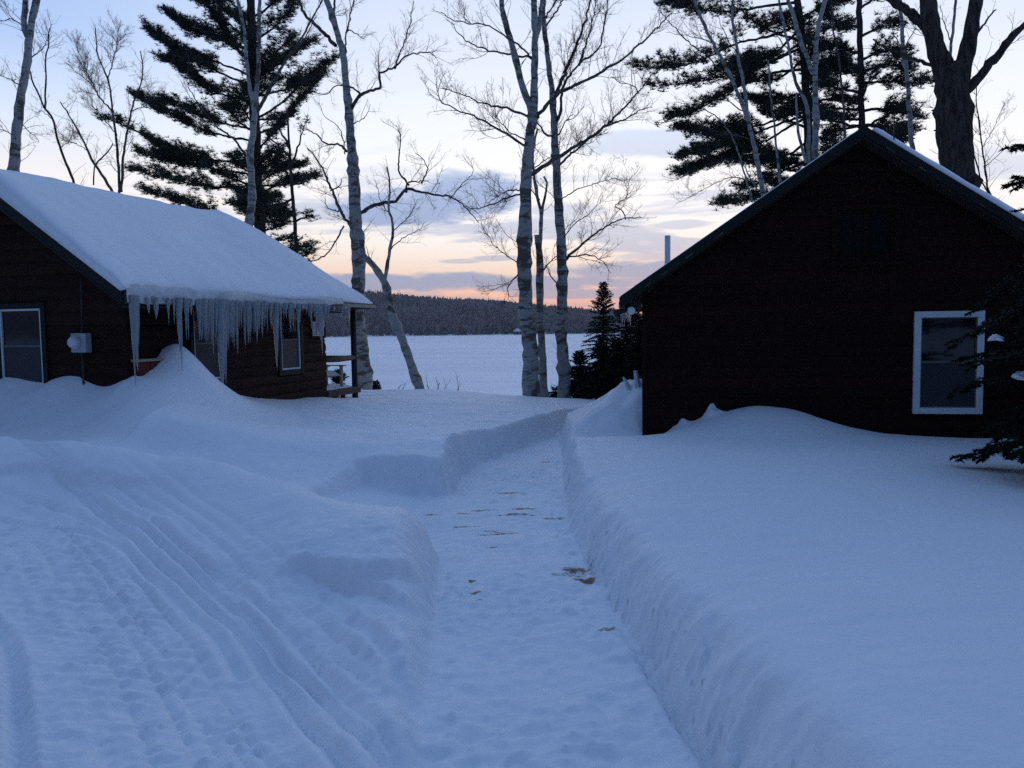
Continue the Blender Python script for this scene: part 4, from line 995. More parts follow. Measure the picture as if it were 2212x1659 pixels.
def part_tubes(name, polys, sides, matname, root, base, smooth=True):
    V, Q = tubes_np(polys, sides); o = link(name, mesh_np(name, V - base, Q, smooth=smooth), MATS[matname], root)
    if name in ('branchlets', 'crown'): o['kind'] = 'stuff'
    return o

def birch(name, label, stems, limbs, Y, seed, twig=(6.0, .75, 3), bark='birch_bark', group='bare birches', limbmat='limb_bark', cat='tree', stem_twigs=.9, sink=1.2, extra_top=0):
    """stems: [(pts, [widths], Y)], limbs: [(pts, w0, w1, dY)]"""
    rng = np.random.default_rng(seed)
    P0 = px_line(stems[0][0][:1], stems[0][2])[0]
    gz = float(H(np.array([P0[0]]), np.array([P0[1]]))[0]); base = np.array([P0[0], P0[1], gz])
    root = empty(name, base); tag(root, label, cat, group)
    tw = []
    for si, (pts, ws, Ys) in enumerate(stems):
        P = px_line(pts, Ys); R = [rw(w, Ys) for w in ws]
        if si == 0 and P[0][2] > gz - .3:
            g = P[0] + (P[0] - P[1]) * .1; g = np.array([P[0][0] + (P[0][0] - P[1][0]) * .15, P[0][1], min(gz, P[0][2]) - .35])
            P = np.vstack([g, P]); R = [R[0] * 1.25] + R
        else: P[0] = P[0]
        Q, rr = resample(P, R, .16, rng, .008, .07)
        # burls and old branch collars
        for _ in range(int(len(Q) / 8)):
            k = rng.integers(2, len(Q)); rr[k:k + 1] *= rng.uniform(1.12, 1.35)
        part_tubes('trunk', [(Q, rr)], 12, bark, root, base)
        h = Q[:, 2] - gz; k = np.searchsorted(h, 1.8) if h[-1] > h[0] else 0
        if len(Q) - k > 4: twigs(tw, Q[k:], rr[k:], rng, stem_twigs * twig[0] * .42, twig[1] * 1.1, twig[2], up=.3, spread=1.3)
    for (pts, w0, w1, dY) in limbs:
        Yl = Y; P = px_line(pts, Yl, Yl + dY); P = np.vstack([P[0] - unit(P[1] - P[0]) * rw(w0, Y) * 2.2, P]); Q, rr = resample(P, [rw(w0 * .9, Y), rw((w0 + w1) * .42, Y), rw(w1 * .75, Y)], .09, rng, .012, .12)
        part_tubes('limb', [(Q, rr)], 8, limbmat, root, base)
        twigs(tw, Q, rr, rng, twig[0], twig[1], twig[2])
    if tw: part_tubes('crown', tw, 3, 'twig_bark', root, base, smooth=False)
    return root

def tuft_template(n, rng, length, width, up):
    """starburst of needle blades: returns (n*3,3)"""
    V = []
    for _ in range(n):
        d = rng.normal(0, 1, 3); d[2] = abs(d[2]) * up + rng.normal(0, .25); d = unit(d)
        a = unit(np.cross(d, rng.normal(0, 1, 3))); L = length * rng.uniform(.7, 1.15)
        V += [a * width * .5, -a * width * .5, d * L]
    return np.array(V)
def scatter(tmpls, C, rng, smin=.7, smax=1.3):
    """copies of triangle templates at points C with random spin and size"""
    C = np.asarray(C); N = len(C); out = []
    idx = rng.integers(0, len(tmpls), N)
    for t, T in enumerate(tmpls):
        c = C[idx == t]; m = len(c)
        if not m: continue
        a = rng.uniform(0, 2 * math.pi, m); s = rng.uniform(smin, smax, m)
        x = (T[None, :, 0] * np.cos(a)[:, None] - T[None, :, 1] * np.sin(a)[:, None]) * s[:, None] + c[:, 0:1]
        y = (T[None, :, 0] * np.sin(a)[:, None] + T[None, :, 1] * np.cos(a)[:, None]) * s[:, None] + c[:, 1:2]
        z = T[None, :, 2] * s[:, None] + c[:, 2:3]
        out.append(np.stack([x, y, z], -1).reshape(-1, 3))
    V = np.vstack(out); return V, np.arange(len(V)).reshape(-1, 3)

def pine(name, label, trunk, limbs, Y, seed, group='white pines', extra=(0, 0, 1), tuft=.15, dens=1.0, bark='dark_bark', needles='pine_needles', start=.28):
    """trunk: (pts, widths). limbs: (pts, dY, fullness)"""
    rng = np.random.default_rng(seed)
    P = px_line(trunk[0], Y); gz = float(H(P[:1, 0], P[:1, 1])[0]); base = np.array([P[0][0], P[0][1], gz])
    root = empty(name, base); tag(root, label, 'tree', group)
    P = np.vstack([[P[0][0], P[0][1], gz - .4], P]); R = [rw(trunk[1][0], Y) * 1.1] + [rw(w, Y) for w in trunk[1]]
    Q, rr = resample(P, R, .25, rng, .01, .05); part_tubes('trunk', [(Q, rr)], 10, bark, root, base)
    L = []
    for pts, dY, full in limbs:
        LP = px_line(pts, Y, Y + dY); L.append((LP, full))
    na, z0, z1 = extra[0], extra[1], extra[2]
    for k in range(na):           # limbs towards and away from the viewer
        z = rng.uniform(z0, z1); i = np.argmin(abs(Q[:, 2] - z)); p = Q[i]; a = rng.choice([-1, 1]) * rng.normal(math.pi / 2, .55)
        ln = extra[3] * rng.uniform(.5, 1.1); d = np.array([math.cos(a), math.sin(a), 0])
        L.append((np.array([p, p + d * ln * .5 + [0, 0, .10 * ln], p + d * ln + [0, 0, .28 * ln]]), rng.uniform(.7, 1.)))
    wood, C = [], []
    for LP, full in L:
        q, r = resample(LP, [.045, .028, .010], .12, rng, .012, .1); part_tubes('limb', [(q, r)], 6, bark, root, base)
        s = np.linspace(0, 1, len(q)); tot = np.linalg.norm(np.diff(q, axis=0), axis=1).sum()
        ntw = int(tot * 19 * full * dens) + 3
        for _ in range(ntw):
            f = start + (1 - start) * rng.random() ** .75; i = min(len(q) - 2, int(f * (len(q) - 1))); p = q[i]; t = unit(q[i + 1] - q[i])
            side = unit(np.cross(t, [0, 0, 1])) * rng.choice([-1, 1]); ln = rng.uniform(.25, 1.05) * (1.15 - .7 * f) * (.75 + .25 * tot / 2.5)
            d = unit(t * rng.uniform(.5, 1.1) + side * rng.uniform(.3, 1) + np.array([0, 0, rng.uniform(-.25, .55)]))
            e = np.array([p, p + d * ln * .5 + rng.normal(0, .02, 3), p + d * ln + [0, 0, .06 * ln]]); wood.append((e, np.array([.010, .007, .003])))
            k = max(2, int(ln / .075 * (.6 + .5 * full)))
            for j in range(k):
                g = .35 + .65 * (j + rng.random()) / k; c = e[0] + (e[2] - e[0]) * g; C.append(c + rng.normal(0, .05, 3))
        C += [q[-1] + rng.normal(0, .05, 3) for _ in range(3)]
    if wood: part_tubes('branchlets', wood, 3, bark, root, base, smooth=False)
    tm = [tuft_template(11, rng, tuft, tuft * .12, .8) for _ in range(6)]
    V, T = scatter(tm, C, rng); link('crown', mesh_np('crown', V - base, None, T, smooth=False), MATS[needles], root)['kind'] = 'stuff'
    return root

def spruce(name, label, u, vtop, Y, wid, seed, group='young evergreens at the bank', needles='spruce_needles', ragged=.25, dens=1.0, base_z=None, blade=.055, top_thin=1.0, cat='tree'):
    """small conifer with whorled, drooping branches; wid = half width in metres at the base"""
    rng = np.random.default_rng(seed)
    top = at(u, vtop, Y); gz = float(H(top[:1], top[1:2])[0]) if base_z is None else base_z
    base = np.array([top[0], top[1], gz]); h = top[2] - gz
    root = empty(name, base); tag(root, label, cat, group)
    part_tubes('trunk', [(np.array([[0, 0, -.3], [0, 0, h * .5], [0, 0, h * .98]]), np.array([.05, .035, .006]))], 8, 'dark_bark', root, np.zeros(3))
    wood, V = [], []
    z = .06 * h
    while z < h * .985:
        f = z / h; reach = wid * (1 - f) ** .85 * top_thin + .04; nb = rng.integers(5, 8); a0 = rng.uniform(0, 6.3)
        for b in range(nb):
            a = a0 + b * 6.283 / nb + rng.normal(0, .25); r = reach * rng.uniform(1 - ragged, 1 + ragged * .6)
            d = np.array([math.cos(a), math.sin(a), 0]); p0 = np.array([0, 0, z]); tip = p0 + d * r + [0, 0, r * (rng.uniform(-.35, .1) + .75 * (f > .72) * f)]
            mid = (p0 + tip) / 2 + [0, 0, .05 * r]; wood.append((np.array([p0, mid, tip]), np.array([.008, .006, .002])))
            n = int(max(6, r / .0075 * dens)); g = (rng.random(n) ** .7)[:, None]; c = p0 + (tip - p0) * g + np.array([0, 0, .05 * r]) * (1 - abs(2 * g - 1))
            sd = np.array([-d[1], d[0], 0]) * rng.choice([-1, 1], n)[:, None]; Lb = blade * rng.uniform(.7, 1.7, (n, 1)) * (.6 + (1 - g) * .9)
            dv = d * rng.uniform(.3, 1, (n, 1)) + sd * rng.uniform(.2, 1.1, (n, 1)) + np.array([0, 0, 1.]) * rng.uniform(-.8, .6, (n, 1)); dv /= np.linalg.norm(dv, axis=1, keepdims=True)
            aa = np.cross(dv, rng.normal(0, 1, (n, 3))); aa *= blade * .22 / (np.linalg.norm(aa, axis=1, keepdims=True) + 1e-9)
            V.append(np.stack([c + aa, c - aa, c + dv * Lb], 1).reshape(-1, 3))
        z += max(.035, .055 * (1 - .4 * f) * min(1.6, h / 2))
    part_tubes('branchlets', wood, 3, 'dark_bark', root, np.zeros(3), smooth=False)
    V = np.vstack(V); link('crown', mesh_np('crown', V, None, np.arange(len(V)).reshape(-1, 3), smooth=False), MATS[needles], root)['kind'] = 'stuff'
    return root

def build_trees():
    G1 = 'central birch clump'
    # ---- the clump of three birches in the middle of the view
    birch('birch_tree', 'thickest birch of the central clump, with a dark burl and two tall forks', [
        ([(1147, 858), (1146, 760), (1138, 690), (1134, 620), (1133, 550), (1137, 391), (1143, 312), (1153, 234), (1155, 117), (1156, 60), (1154, 0), (1152, -60)], [37, 33, 30, 30, 31, 25, 23, 19, 16, 14, 13, 12], 18.0),
        ([(1153, 255), (1143, 222), (1131, 195), (1112, 117), (1092, 51), (1083, 0), (1078, -50)], [15, 14, 13, 12, 11, 10], 18.0),
        ([(1156, 95), (1163, 60), (1171, 0), (1176, -60)], [9, 9, 8], 18.05)],
        [([(1151, 375), (1198, 344), (1256, 309), (1311, 270), (1354, 227), (1378, 199), (1413, 156)], 11, 3, 1.5),
         ([(1311, 270), (1345, 260), (1378, 242), (1410, 230)], 5, 2, 1.0),
         ([(1378, 199), (1368, 185), (1340, 178), (1318, 165)], 3, 1.5, -.5),
         ([(1163, 250), (1198, 208), (1276, 168), (1335, 133), (1385, 94), (1420, 60), (1452, 27)], 10, 3, -1.2),
         ([(1131, 312), (1073, 277), (1022, 250), (964, 227), (948, 205), (942, 180)], 7, 2, -1.0),
         ([(1135, 250), (1092, 234), (1042, 223), (995, 203), (950, 190)], 6, 2, 1.0),
         ([(1147, 125), (1100, 117), (1034, 102), (991, 74), (978, 50)], 6, 2, .8),
         ([(1147, 125), (1125, 100), (1092, 78), (1053, 55), (983, 45), (952, 23)], 5, 2, -.8),
         ([(1124, 418), (1100, 428), (1081, 434), (1038, 449), (1000, 445)], 5, 1.6, -.7),
         ([(1124, 410), (1098, 412), (1075, 425), (1050, 440)], 4, 1.5, .9),
         ([(1122, 590), (1108, 605), (1098, 622), (1097, 648)], 4, 1.5, -.4),
         ([(1131, 300), (1100, 285), (1080, 262), (1060, 240)], 4, 1.5, -1.2),
         ([(1122, 570), (1085, 545), (1060, 520), (1040, 480)], 3, 1.2, -.6),
         ([(1157, 60), (1190, 20), (1215, -30)], 5, 3, .7)], 18.0, 101, (9.8, 0.92, 3), group=G1)
    birch('birch_tree', 'slender middle birch of the central clump, broken off with a thin leader', [
        ([(1174, 864), (1172, 800), (1169, 719), (1167, 640), (1166, 560), (1161, 508)], [19, 17, 15, 16, 17, 12], 18.5),
        ([(1166, 545), (1169, 470), (1162, 430), (1155, 391), (1152, 330), (1160, 280)], [9, 8, 7, 6, 5, 4], 18.5),
        ([(1168, 480), (1172, 450), (1182, 395), (1176, 380)], [6, 6, 5, 4], 18.5)],
        [([(1172, 585), (1185, 570), (1206, 553), (1225, 540)], 4, 2, .5), ([(1206, 621), (1190, 595), (1178, 574)], 4, 2, -.2), ([(1164, 430), (1140, 400), (1125, 370)], 3, 1.2, .5),
         ([(1158, 360), (1190, 335), (1215, 300)], 3, 1.2, .8)], 18.5, 102, (10.5, 0.69, 3), group=G1)
    birch('birch_tree', 'right-hand birch of the central clump, white trunk beside the young evergreens', [
        ([(1218, 866), (1218, 800), (1212, 719), (1215, 648), (1213, 547), (1204, 391), (1198, 312), (1194, 215), (1182, 117), (1174, 39), (1173, 0), (1170, -60)], [27, 25, 23, 21, 21, 19, 17, 14, 12, 11, 10, 9], 18.7)],
        [([(1225, 559), (1253, 531), (1299, 496), (1346, 473), (1385, 469)], 7, 2, .8),
         ([(1350, 472), (1343, 453), (1327, 446), (1340, 434), (1354, 426), (1360, 391), (1375, 370)], 3, 1.2, .5),
         ([(1225, 555), (1276, 551), (1307, 570), (1319, 590)], 4, 1.5, -.6),
         ([(1198, 211), (1221, 156), (1245, 98), (1262, 50), (1276, 0), (1284, -40)], 9, 4, .8),
         ([(1203, 262), (1212, 240), (1217, 187), (1253, 137), (1292, 105), (1307, 39), (1312, 0)], 8, 2.5, -1.0),
         ([(1253, 137), (1270, 80), (1283, 30), (1290, -20)], 5, 2, .6),
         ([(1210, 355), (1250, 318), (1290, 285), (1330, 262)], 6, 2, 1.6),
         ([(1198, 300), (1175, 285), (1160, 262)], 6, 3, -.5),
         ([(1213, 470), (1206, 440), (1180, 410), (1160, 400)], 3, 1.2, -.6), ([(1212, 430), (1260, 405), (1320, 388), (1360, 392)], 3, 1, 1.2),
         ([(1205, 290), (1225, 260), (1236, 246)], 4, 2, -.4), ([(1176, 60), (1205, 20), (1225, -20)], 5, 3, .5),
         ([(1212, 520), (1245, 480), (1280, 455), (1300, 420)], 3, 1, -.9)], 18.7, 103, (10.1, 0.92, 3), group=G1)
    # ---- birch in front of the porch end of the left cabin
    birch('birch_tree', 'stout crooked-limbed birch standing behind the porch post', [
        ([(788, 846), (781, 760), (772, 680), (772, 648), (775, 560), (768, 469), (764, 391), (756, 273), (749, 195), (741, 117), (725, 59), (712, 20), (706, 0), (696, -50)], [34, 31, 29, 29, 29, 27, 25, 23, 18, 16, 14, 13, 12, 11], 22.5)],
        [([(719, 92), (690, 62), (659, 31), (647, 0), (640, -40)], 9, 6, .8), ([(725, 59), (720, 30), (728, -20)], 7, 5, .3),
         ([(760, 234), (776, 207), (800, 195), (823, 187), (820, 160), (854, 145), (878, 121), (924, 113), (940, 125)], 9, 2, -1.2),
         ([(854, 145), (870, 98), (885, 51), (893, 0)], 4, 2, .8), ([(776, 207), (774, 198), (757, 187), (729, 184), (706, 203), (680, 200)], 5, 2, .5),
         ([(784, 457), (815, 441), (854, 434), (878, 410), (924, 418), (975, 426), (1006, 449), (1034, 480)], 10, 2, -1.5),
         ([(878, 410), (880, 395), (905, 392), (924, 390)], 6, 2, .4), ([(880, 396), (862, 372), (862, 340), (866, 297), (855, 270)], 5, 2, .9),
         ([(912, 392), (924, 367), (915, 345), (897, 330)], 4, 1.5, .3), ([(764, 500), (737, 457), (717, 410), (690, 352), (663, 320)], 9, 3, -1.0),
         ([(737, 457), (710, 450), (700, 432)], 4, 1.5, .5), ([(745, 324), (732, 312), (702, 309), (682, 289), (650, 275)], 6, 2, .6),
         ([(741, 492), (720, 530), (698, 555), (670, 565), (647, 578)], 4, 3, -.4), ([(746, 112), (749, 66), (765, 70), (784, 84)], 5, 2, .5),
         ([(749, 66), (760, 20), (770, -30)], 4, 2, -.6), ([(745, 330), (735, 280), (700, 250), (690, 220)], 3, 1, -.8), ([(717, 410), (735, 400), (737, 385)], 4, 2, .2),
         ([(975, 426), (1000, 395), (1022, 372), (1010, 350)], 3, 1, .6), ([(756, 273), (790, 250), (800, 225)], 3, 1, .9)], 22.5, 104, (7.8, 0.92, 3), group='birches behind the left cabin')
    birch('birch_tree', 'thin birch leaning left over the frozen lake beside the stout birch', [
        ([(907, 842), (877, 755), (849, 683), (834, 619), (813, 583), (788, 554), (770, 525), (758, 480)], [20, 19, 18, 18, 15, 13, 10, 7], 20.5),
        ([(831, 605), (842, 539), (850, 500), (846, 470), (838, 449), (842, 400), (836, 360)], [8, 7, 6, 5, 4, 3], 20.5)],
        [([(842, 539), (870, 515), (900, 500), (920, 480)], 3, 1, .8), ([(813, 583), (800, 560), (790, 530)], 3, 1.2, -.4), ([(848, 500), (880, 470), (905, 430)], 3, 1, -.7), ([(846, 470), (820, 430), (812, 390)], 3, 1, .5)], 20.5, 105, (9.8, 0.69, 3), group='birches behind the left cabin')
    # ---- left edge
    birch('birch_tree', 'pale birch trunk forking at the far left edge above the roof', [
        ([(22, 470), (29, 363), (41, 239), (58, 137), (65, 68), (72, 30), (79, 0), (85, -50)], [24, 22, 22, 22, 20, 16, 14, 13], 16.0), ([(62, 85), (52, 50), (56, 0), (60, -40)], [12, 11, 10], 16.0)],
        [([(56, 60), (25, 40), (0, 45), (-40, 20)], 3, 1, .5), ([(50, 190), (20, 170), (-20, 165)], 3, 1, -.8), ([(60, 130), (95, 100), (110, 50)], 3, 1, .8), ([(38, 260), (70, 290), (85, 310)], 3, 1, .6), ([(35, 300), (5, 280), (-30, 270)], 3, 1, -.5)], 16.0, 106, (12.0, 0.63, 3), group='trees behind the left roof')
    birch('birch_tree', 'thin dark stem bending left between the pale trunk and the bushy sapling', [
        ([(170, 470), (159, 395), (130, 318), (113, 256), (96, 233), (82, 200), (70, 178), (62, 130), (70, 80)], [9, 8, 8, 7, 6, 5, 4, 3, 2], 22.0), ([(97, 233), (99, 180), (99, 120), (108, 60)], [4, 3, 2], 22.0)],
        [([(130, 318), (150, 305), (160, 280)], 2, 1, .4), ([(113, 256), (90, 240), (75, 245)], 2, 1, .4)], 22.0, 107, (13.6, 0.69, 3), bark='dark_bark', group='trees behind the left roof')
    birch('birch_tree', 'bushy many-stemmed bare sapling rising behind the snowy roof', [
        ([(258, 480), (257, 415), (255, 342), (243, 239), (233, 171), (212, 120), (205, 60)], [9, 9, 8, 6, 5, 3, 2], 23.0), ([(262, 415), (267, 330), (284, 239), (308, 165), (304, 110)], [6, 5, 4, 3, 2], 23.0),
        ([(245, 420), (225, 385), (205, 355), (190, 325), (154, 256), (130, 220)], [6, 6, 5, 4, 3, 2], 23.2), ([(202, 400), (205, 360), (235, 325), (245, 310)], [3, 3, 3, 2], 22.8)],
        [([(243, 239), (215, 210), (185, 150), (165, 100)], 4, 1.5, .8), ([(233, 171), (250, 110), (255, 60)], 3, 1, .5), ([(284, 239), (310, 230), (330, 205)], 3, 1, -.4), ([(250, 290), (215, 245), (180, 210)], 3, 1, -.6), ([(190, 325), (160, 310), (135, 300)], 2, 1, .5)], 23.0, 108, (15.6, 0.92, 3), bark='limb_bark', group='trees behind the left roof')
    birch('birch_tree', 'forked pale birch standing in front of the large white pine', [
        ([(536, 560), (538, 489), (545, 410), (540, 342), (551, 239), (546, 200)], [17, 15, 15, 16, 14, 12], 24.0),
        ([(548, 240), (537, 170), (532, 120), (527, 60), (513, 0), (508, -40)], [8, 7, 7, 6, 6, 5], 24.0), ([(549, 240), (556, 171), (559, 100), (561, 0), (563, -40)], [10, 9, 8, 7, 6], 24.0)],
        [([(558, 238), (590, 180), (620, 125), (650, 85), (675, 40), (700, -10)], 9, 3, -.8), ([(536, 345), (505, 300), (470, 275), (440, 240), (410, 195), (404, 171)], 6, 2, .8), ([(620, 125), (650, 95), (684, 34)], 4, 2, .6), ([(541, 330), (560, 280), (590, 250), (600, 220)], 4, 1.5, .8),
         ([(440, 240), (415, 215), (390, 175)], 2, 1, .4), ([(404, 171), (407, 140), (402, 100)], 2, 1, .3)], 24.0, 109, (7.5, 0.80, 3), group='birches behind the left cabin')
    # ---- white pines
    pine('pine_tree', 'large white pine with layered dark boughs behind the left cabin roof',
         ([(566, 600), (562, 513), (556, 430), (553, 342), (550, 240), (546, 130), (542, 0), (540, -120)], [27, 26, 25, 24, 22, 20, 17, 14]),
         [([(556, 485), (480, 470), (400, 440), (312, 411)], 1.0, .8), ([(554, 400), (470, 405), (380, 390), (284, 366)], -1.0, .9), ([(553, 378), (450, 362), (380, 350), (300, 330)], .6, .8), ([(552, 352), (450, 345), (370, 325), (315, 296)], -.6, 1.25), ([(470, 350), (400, 345), (340, 335)], .6, 1.2), ([(330, 300), (270, 272), (220, 254)], .4, .6),
          ([(551, 305), (470, 290), (370, 250), (298, 209)], .8, 1.0), ([(551, 280), (460, 260), (400, 235), (352, 215)], -.9, 1.2), ([(549, 220), (470, 200), (420, 170), (400, 150)], .9, 1.2), ([(548, 190), (460, 150), (380, 110), (318, 62)], -.5, 1.2), ([(547, 165), (450, 130), (390, 135), (348, 128)], 1.2, .9),
          ([(545, 110), (460, 80), (400, 55), (366, 28)], .5, 1.2), ([(544, 90), (480, 40), (430, 0), (390, -30)], -.8, 1.3), ([(543, 40), (480, -10), (420, -60)], .6, 1.2), ([(546, 140), (500, 90), (470, 40)], .3, 1.2),
          ([(551, 260), (610, 220), (670, 165), (724, 124)], -.8, .8), ([(552, 290), (600, 270), (640, 225), (690, 170)], .9, .8), ([(549, 160), (600, 140), (640, 110), (678, 88)], .8, 1.0), ([(546, 90), (590, 60), (633, 10)], -.5, 1.0), ([(544, 40), (600, 0), (640, -40)], .5, 1.2),
          ([(553, 330), (580, 300), (610, 268)], .6, .9), ([(555, 395), (590, 375), (613, 357)], -.6, 1.0), ([(556, 420), (600, 400), (634, 390)], .8, .8), ([(560, 500), (590, 492), (612, 486)], -.4, 1.0), ([(562, 530), (610, 545), (648, 540)], .5, .9), ([(558, 450), (530, 445), (500, 440)], -.7, .9)],
         28.0, 201, extra=(38, 2.6, 12.5, 2.4), dens=1.45)
    pine('pine_tree', 'young thin dark pine with tufts near the roof edge beside the large pine',
         ([(641, 640), (640, 547), (634, 450), (629, 376), (624, 300), (621, 235)], [11, 10, 9, 8, 6, 3]),
         [([(637, 500), (620, 515), (600, 520)], .4, .8), ([(636, 480), (655, 470), (672, 465)], -.3, .8), ([(632, 430), (615, 440), (600, 445)], .3, .7), ([(630, 400), (650, 395), (660, 392)], .3, .6), ([(638, 530), (660, 535), (670, 530)], -.2, .6), ([(626, 320), (600, 270), (592, 240)], .3, .15), ([(628, 360), (650, 300), (660, 260)], -.3, .15), ([(627, 340), (585, 300), (570, 280)], -.5, .2)],
         25.5, 202, extra=(8, 1.6, 4.6, .7), dens=.8)
    pine('pine_tree', 'white pine with long drooping boughs reaching left over the dark cabin roof',
         ([(1748, 420), (1747, 345), (1744, 250), (1738, 150), (1730, 60), (1722, 0), (1712, -100)], [20, 20, 20, 19, 17, 15, 12]),
         [([(1718, 59), (1660, 78), (1591, 94), (1540, 118), (1484, 140), (1430, 146), (1368, 143)], -1.2, .55), ([(1720, 5), (1640, 15), (1560, 25), (1457, 14)], .8, .8), ([(1716, -40), (1600, -25), (1500, -5), (1440, 5)], -.6, .8), ([(1730, 105), (1660, 135), (1560, 165), (1480, 180), (1414, 188)], .9, .55),
          ([(1738, 150), (1660, 160), (1560, 205), (1500, 240), (1443, 258)], -.8, .75), ([(1735, 235), (1660, 265), (1600, 280), (1530, 285), (1467, 278)], .6, 1.3), ([(1736, 250), (1650, 280), (1580, 310), (1520, 325), (1470, 340)], -.8, 1.3), ([(1738, 255), (1660, 300), (1590, 335), (1520, 360), (1470, 372)], .5, 1.5), ([(1740, 310), (1690, 340), (1640, 350), (1600, 345)], -.5, 1.2),
          ([(1742, 350), (1690, 370), (1640, 395), (1598, 404)], .8, .9), ([(1744, 390), (1690, 410), (1620, 430), (1560, 440)], -.5, .9), ([(1728, 60), (1680, 110), (1640, 130), (1590, 135)], 1.0, 1.1), ([(1733, 90), (1680, 125), (1620, 150), (1560, 150)], -1.0, 1.1), ([(1736, 130), (1690, 165), (1640, 175), (1590, 180)], .5, 1.1),
          ([(1740, 200), (1700, 210), (1660, 225), (1630, 215)], .9, 1.2), ([(1742, 280), (1780, 300), (1830, 310)], .6, 1.0), ([(1741, 220), (1790, 215), (1850, 225)], -.5, 1.0), ([(1739, 160), (1790, 140), (1840, 150)], .5, 1.1), ([(1735, 90), (1790, 60), (1840, 60)], .4, 1.1), ([(1730, 40), (1780, 10), (1830, 0)], -.5, 1.1), ([(1724, 10), (1690, 40), (1650, 60)], .8, 1.0)],
         24.0, 203, extra=(26, 3.0, 10.5, 2.0), dens=1.35, start=.32)
    pine('pine_tree', 'second dark pine rising directly behind the dark cabin ridge',
         ([(1862, 380), (1861, 300), (1860, 200), (1858, 100), (1855, 0), (1852, -100)], [16, 16, 15, 14, 12, 10]),
         [([(1860, 180), (1920, 175), (1960, 180), (2005, 176)], .5, .9), ([(1860, 240), (1910, 235), (1960, 245), (1990, 255)], -.6, 1.0), ([(1860, 270), (1920, 275), (1970, 282)], .7, 1.1), ([(1860, 270), (1820, 280), (1780, 290)], .5, 1.1), ([(1860, 200), (1810, 190), (1770, 180)], -.4, 1.1), ([(1859, 130), (1910, 110), (1950, 120)], .4, 1.2), ([(1859, 120), (1810, 100), (1770, 110)], .5, 1.2),
          ([(1858, 80), (1900, 60), (1940, 50)], -.5, 1.1), ([(1857, 60), (1810, 50), (1770, 20)], .5, 1.1), ([(1856, 20), (1900, -10), (1950, -20)], .5, 1.1), ([(1861, 310), (1900, 310), (1950, 305)], -.3, 1.0), ([(1861, 310), (1820, 325), (1780, 330)], .3, 1.0), ([(1860, 155), (1920, 140), (1965, 150)], -.7, 1.0)],
         22.0, 204, extra=(22, 3.0, 8.8, 1.6), dens=1.25)
    # ---- birches behind the dark cabin
    GB = 'birches behind the dark cabin'
    birch('birch_tree', 'leaning white birch with a Y fork just left of the dark cabin ridge', [
        ([(1668, 480), (1650, 420), (1634, 340), (1618, 269), (1583, 175), (1540, 94), (1515, 40), (1500, 0), (1488, -40)], [14, 13, 13, 13, 10, 8, 7, 6, 5], 20.0), ([(1618, 266), (1610, 202), (1594, 121), (1582, 40), (1583, 0), (1588, -40)], [8, 7, 6, 6, 5, 4], 20.0)],
        [([(1583, 175), (1530, 125), (1480, 85), (1440, 40), (1412, 0)], 4, 1.5, -.7), ([(1605, 240), (1560, 215), (1500, 225), (1460, 220)], 3, 1, .6), ([(1540, 94), (1500, 80), (1440, 70)], 3, 1, .8), ([(1594, 121), (1560, 60), (1540, 0)], 3, 1, -.5), ([(1625, 300), (1570, 290), (1520, 310)], 2.5, 1, .4)], 20.0, 110, (9.0, 0.80, 3), group=GB)
    birch('birch_tree', 'thin whitish birch lowest on the left slope of the dark cabin roof', [
        ([(1638, 480), (1623, 430), (1602, 350), (1578, 288), (1550, 255), (1520, 235)], [6, 6, 5, 4, 3, 2], 21.0), ([(1636, 410), (1618, 380), (1608, 358)], [3, 3, 2], 21.0)],
        [([(1602, 350), (1560, 345), (1500, 370), (1440, 395)], 2.5, 1, .5), ([(1612, 390), (1570, 385), (1500, 420), (1460, 440)], 2.5, 1, -.5), ([(1578, 288), (1530, 280), (1490, 260)], 2, 1, .6)], 21.0, 111, (11.3, 0.80, 3), group=GB)
    birch('birch_tree', 'straight narrow grey birch midway along the left slope of the dark cabin roof', [
        ([(1688, 450), (1685, 398), (1678, 330), (1672, 269), (1664, 188), (1660, 130)], [7, 7, 6, 6, 4, 3], 22.5)], [([(1672, 260), (1690, 220), (1700, 180)], 2, 1, .4)], 22.5, 112, (7.5, 0.57, 2), group=GB)
    birch('birch_tree', 'broad white birch trunk nearest the left of the dark cabin ridge with dark knots', [
        ([(1760, 420), (1761, 344), (1763, 242), (1761, 161), (1766, 67), (1774, 30), (1782, 0), (1790, -40)], [17, 16, 15, 14, 13, 11, 9, 8], 19.5), ([(1757, 160), (1742, 120), (1731, 94), (1715, 40), (1702, 0), (1695, -40)], [9, 9, 9, 8, 7, 6], 19.5)],
        [([(1766, 67), (1790, 50), (1820, 30)], 3, 1.5, .5), ([(1763, 90), (1740, 60), (1725, 55)], 3, 1, .3)], 19.5, 113, (7.5, 0.69, 3), group=GB)
    birch('birch_tree', 'wavy narrow birch just left of the broad white trunk by the ridge', [
        ([(1750, 420), (1747, 336), (1745, 242), (1730, 200), (1718, 175), (1704, 108), (1692, 50), (1685, 13), (1680, -30)], [10, 9, 9, 8, 8, 7, 6, 5, 4], 20.5), ([(1742, 352), (1730, 310), (1722, 270), (1720, 200)], [6, 6, 5, 3], 20.5)],
        [([(1704, 108), (1680, 80), (1660, 30)], 3, 1, .5)], 20.5, 114, (7.5, 0.57, 3), group=GB)
    birch('birch_tree', 'faint slim birch just left of the dark cabin ridge among the pines', [
        ([(1828, 380), (1825, 296), (1820, 202), (1812, 130), (1800, 60), (1795, 0)], [7, 6, 6, 5, 4, 3], 21.0)], [([(1820, 202), (1800, 170), (1780, 120)], 2, 1, .5)], 21.0, 115, (8.2, 0.57, 3), bark='limb_bark', group=GB)
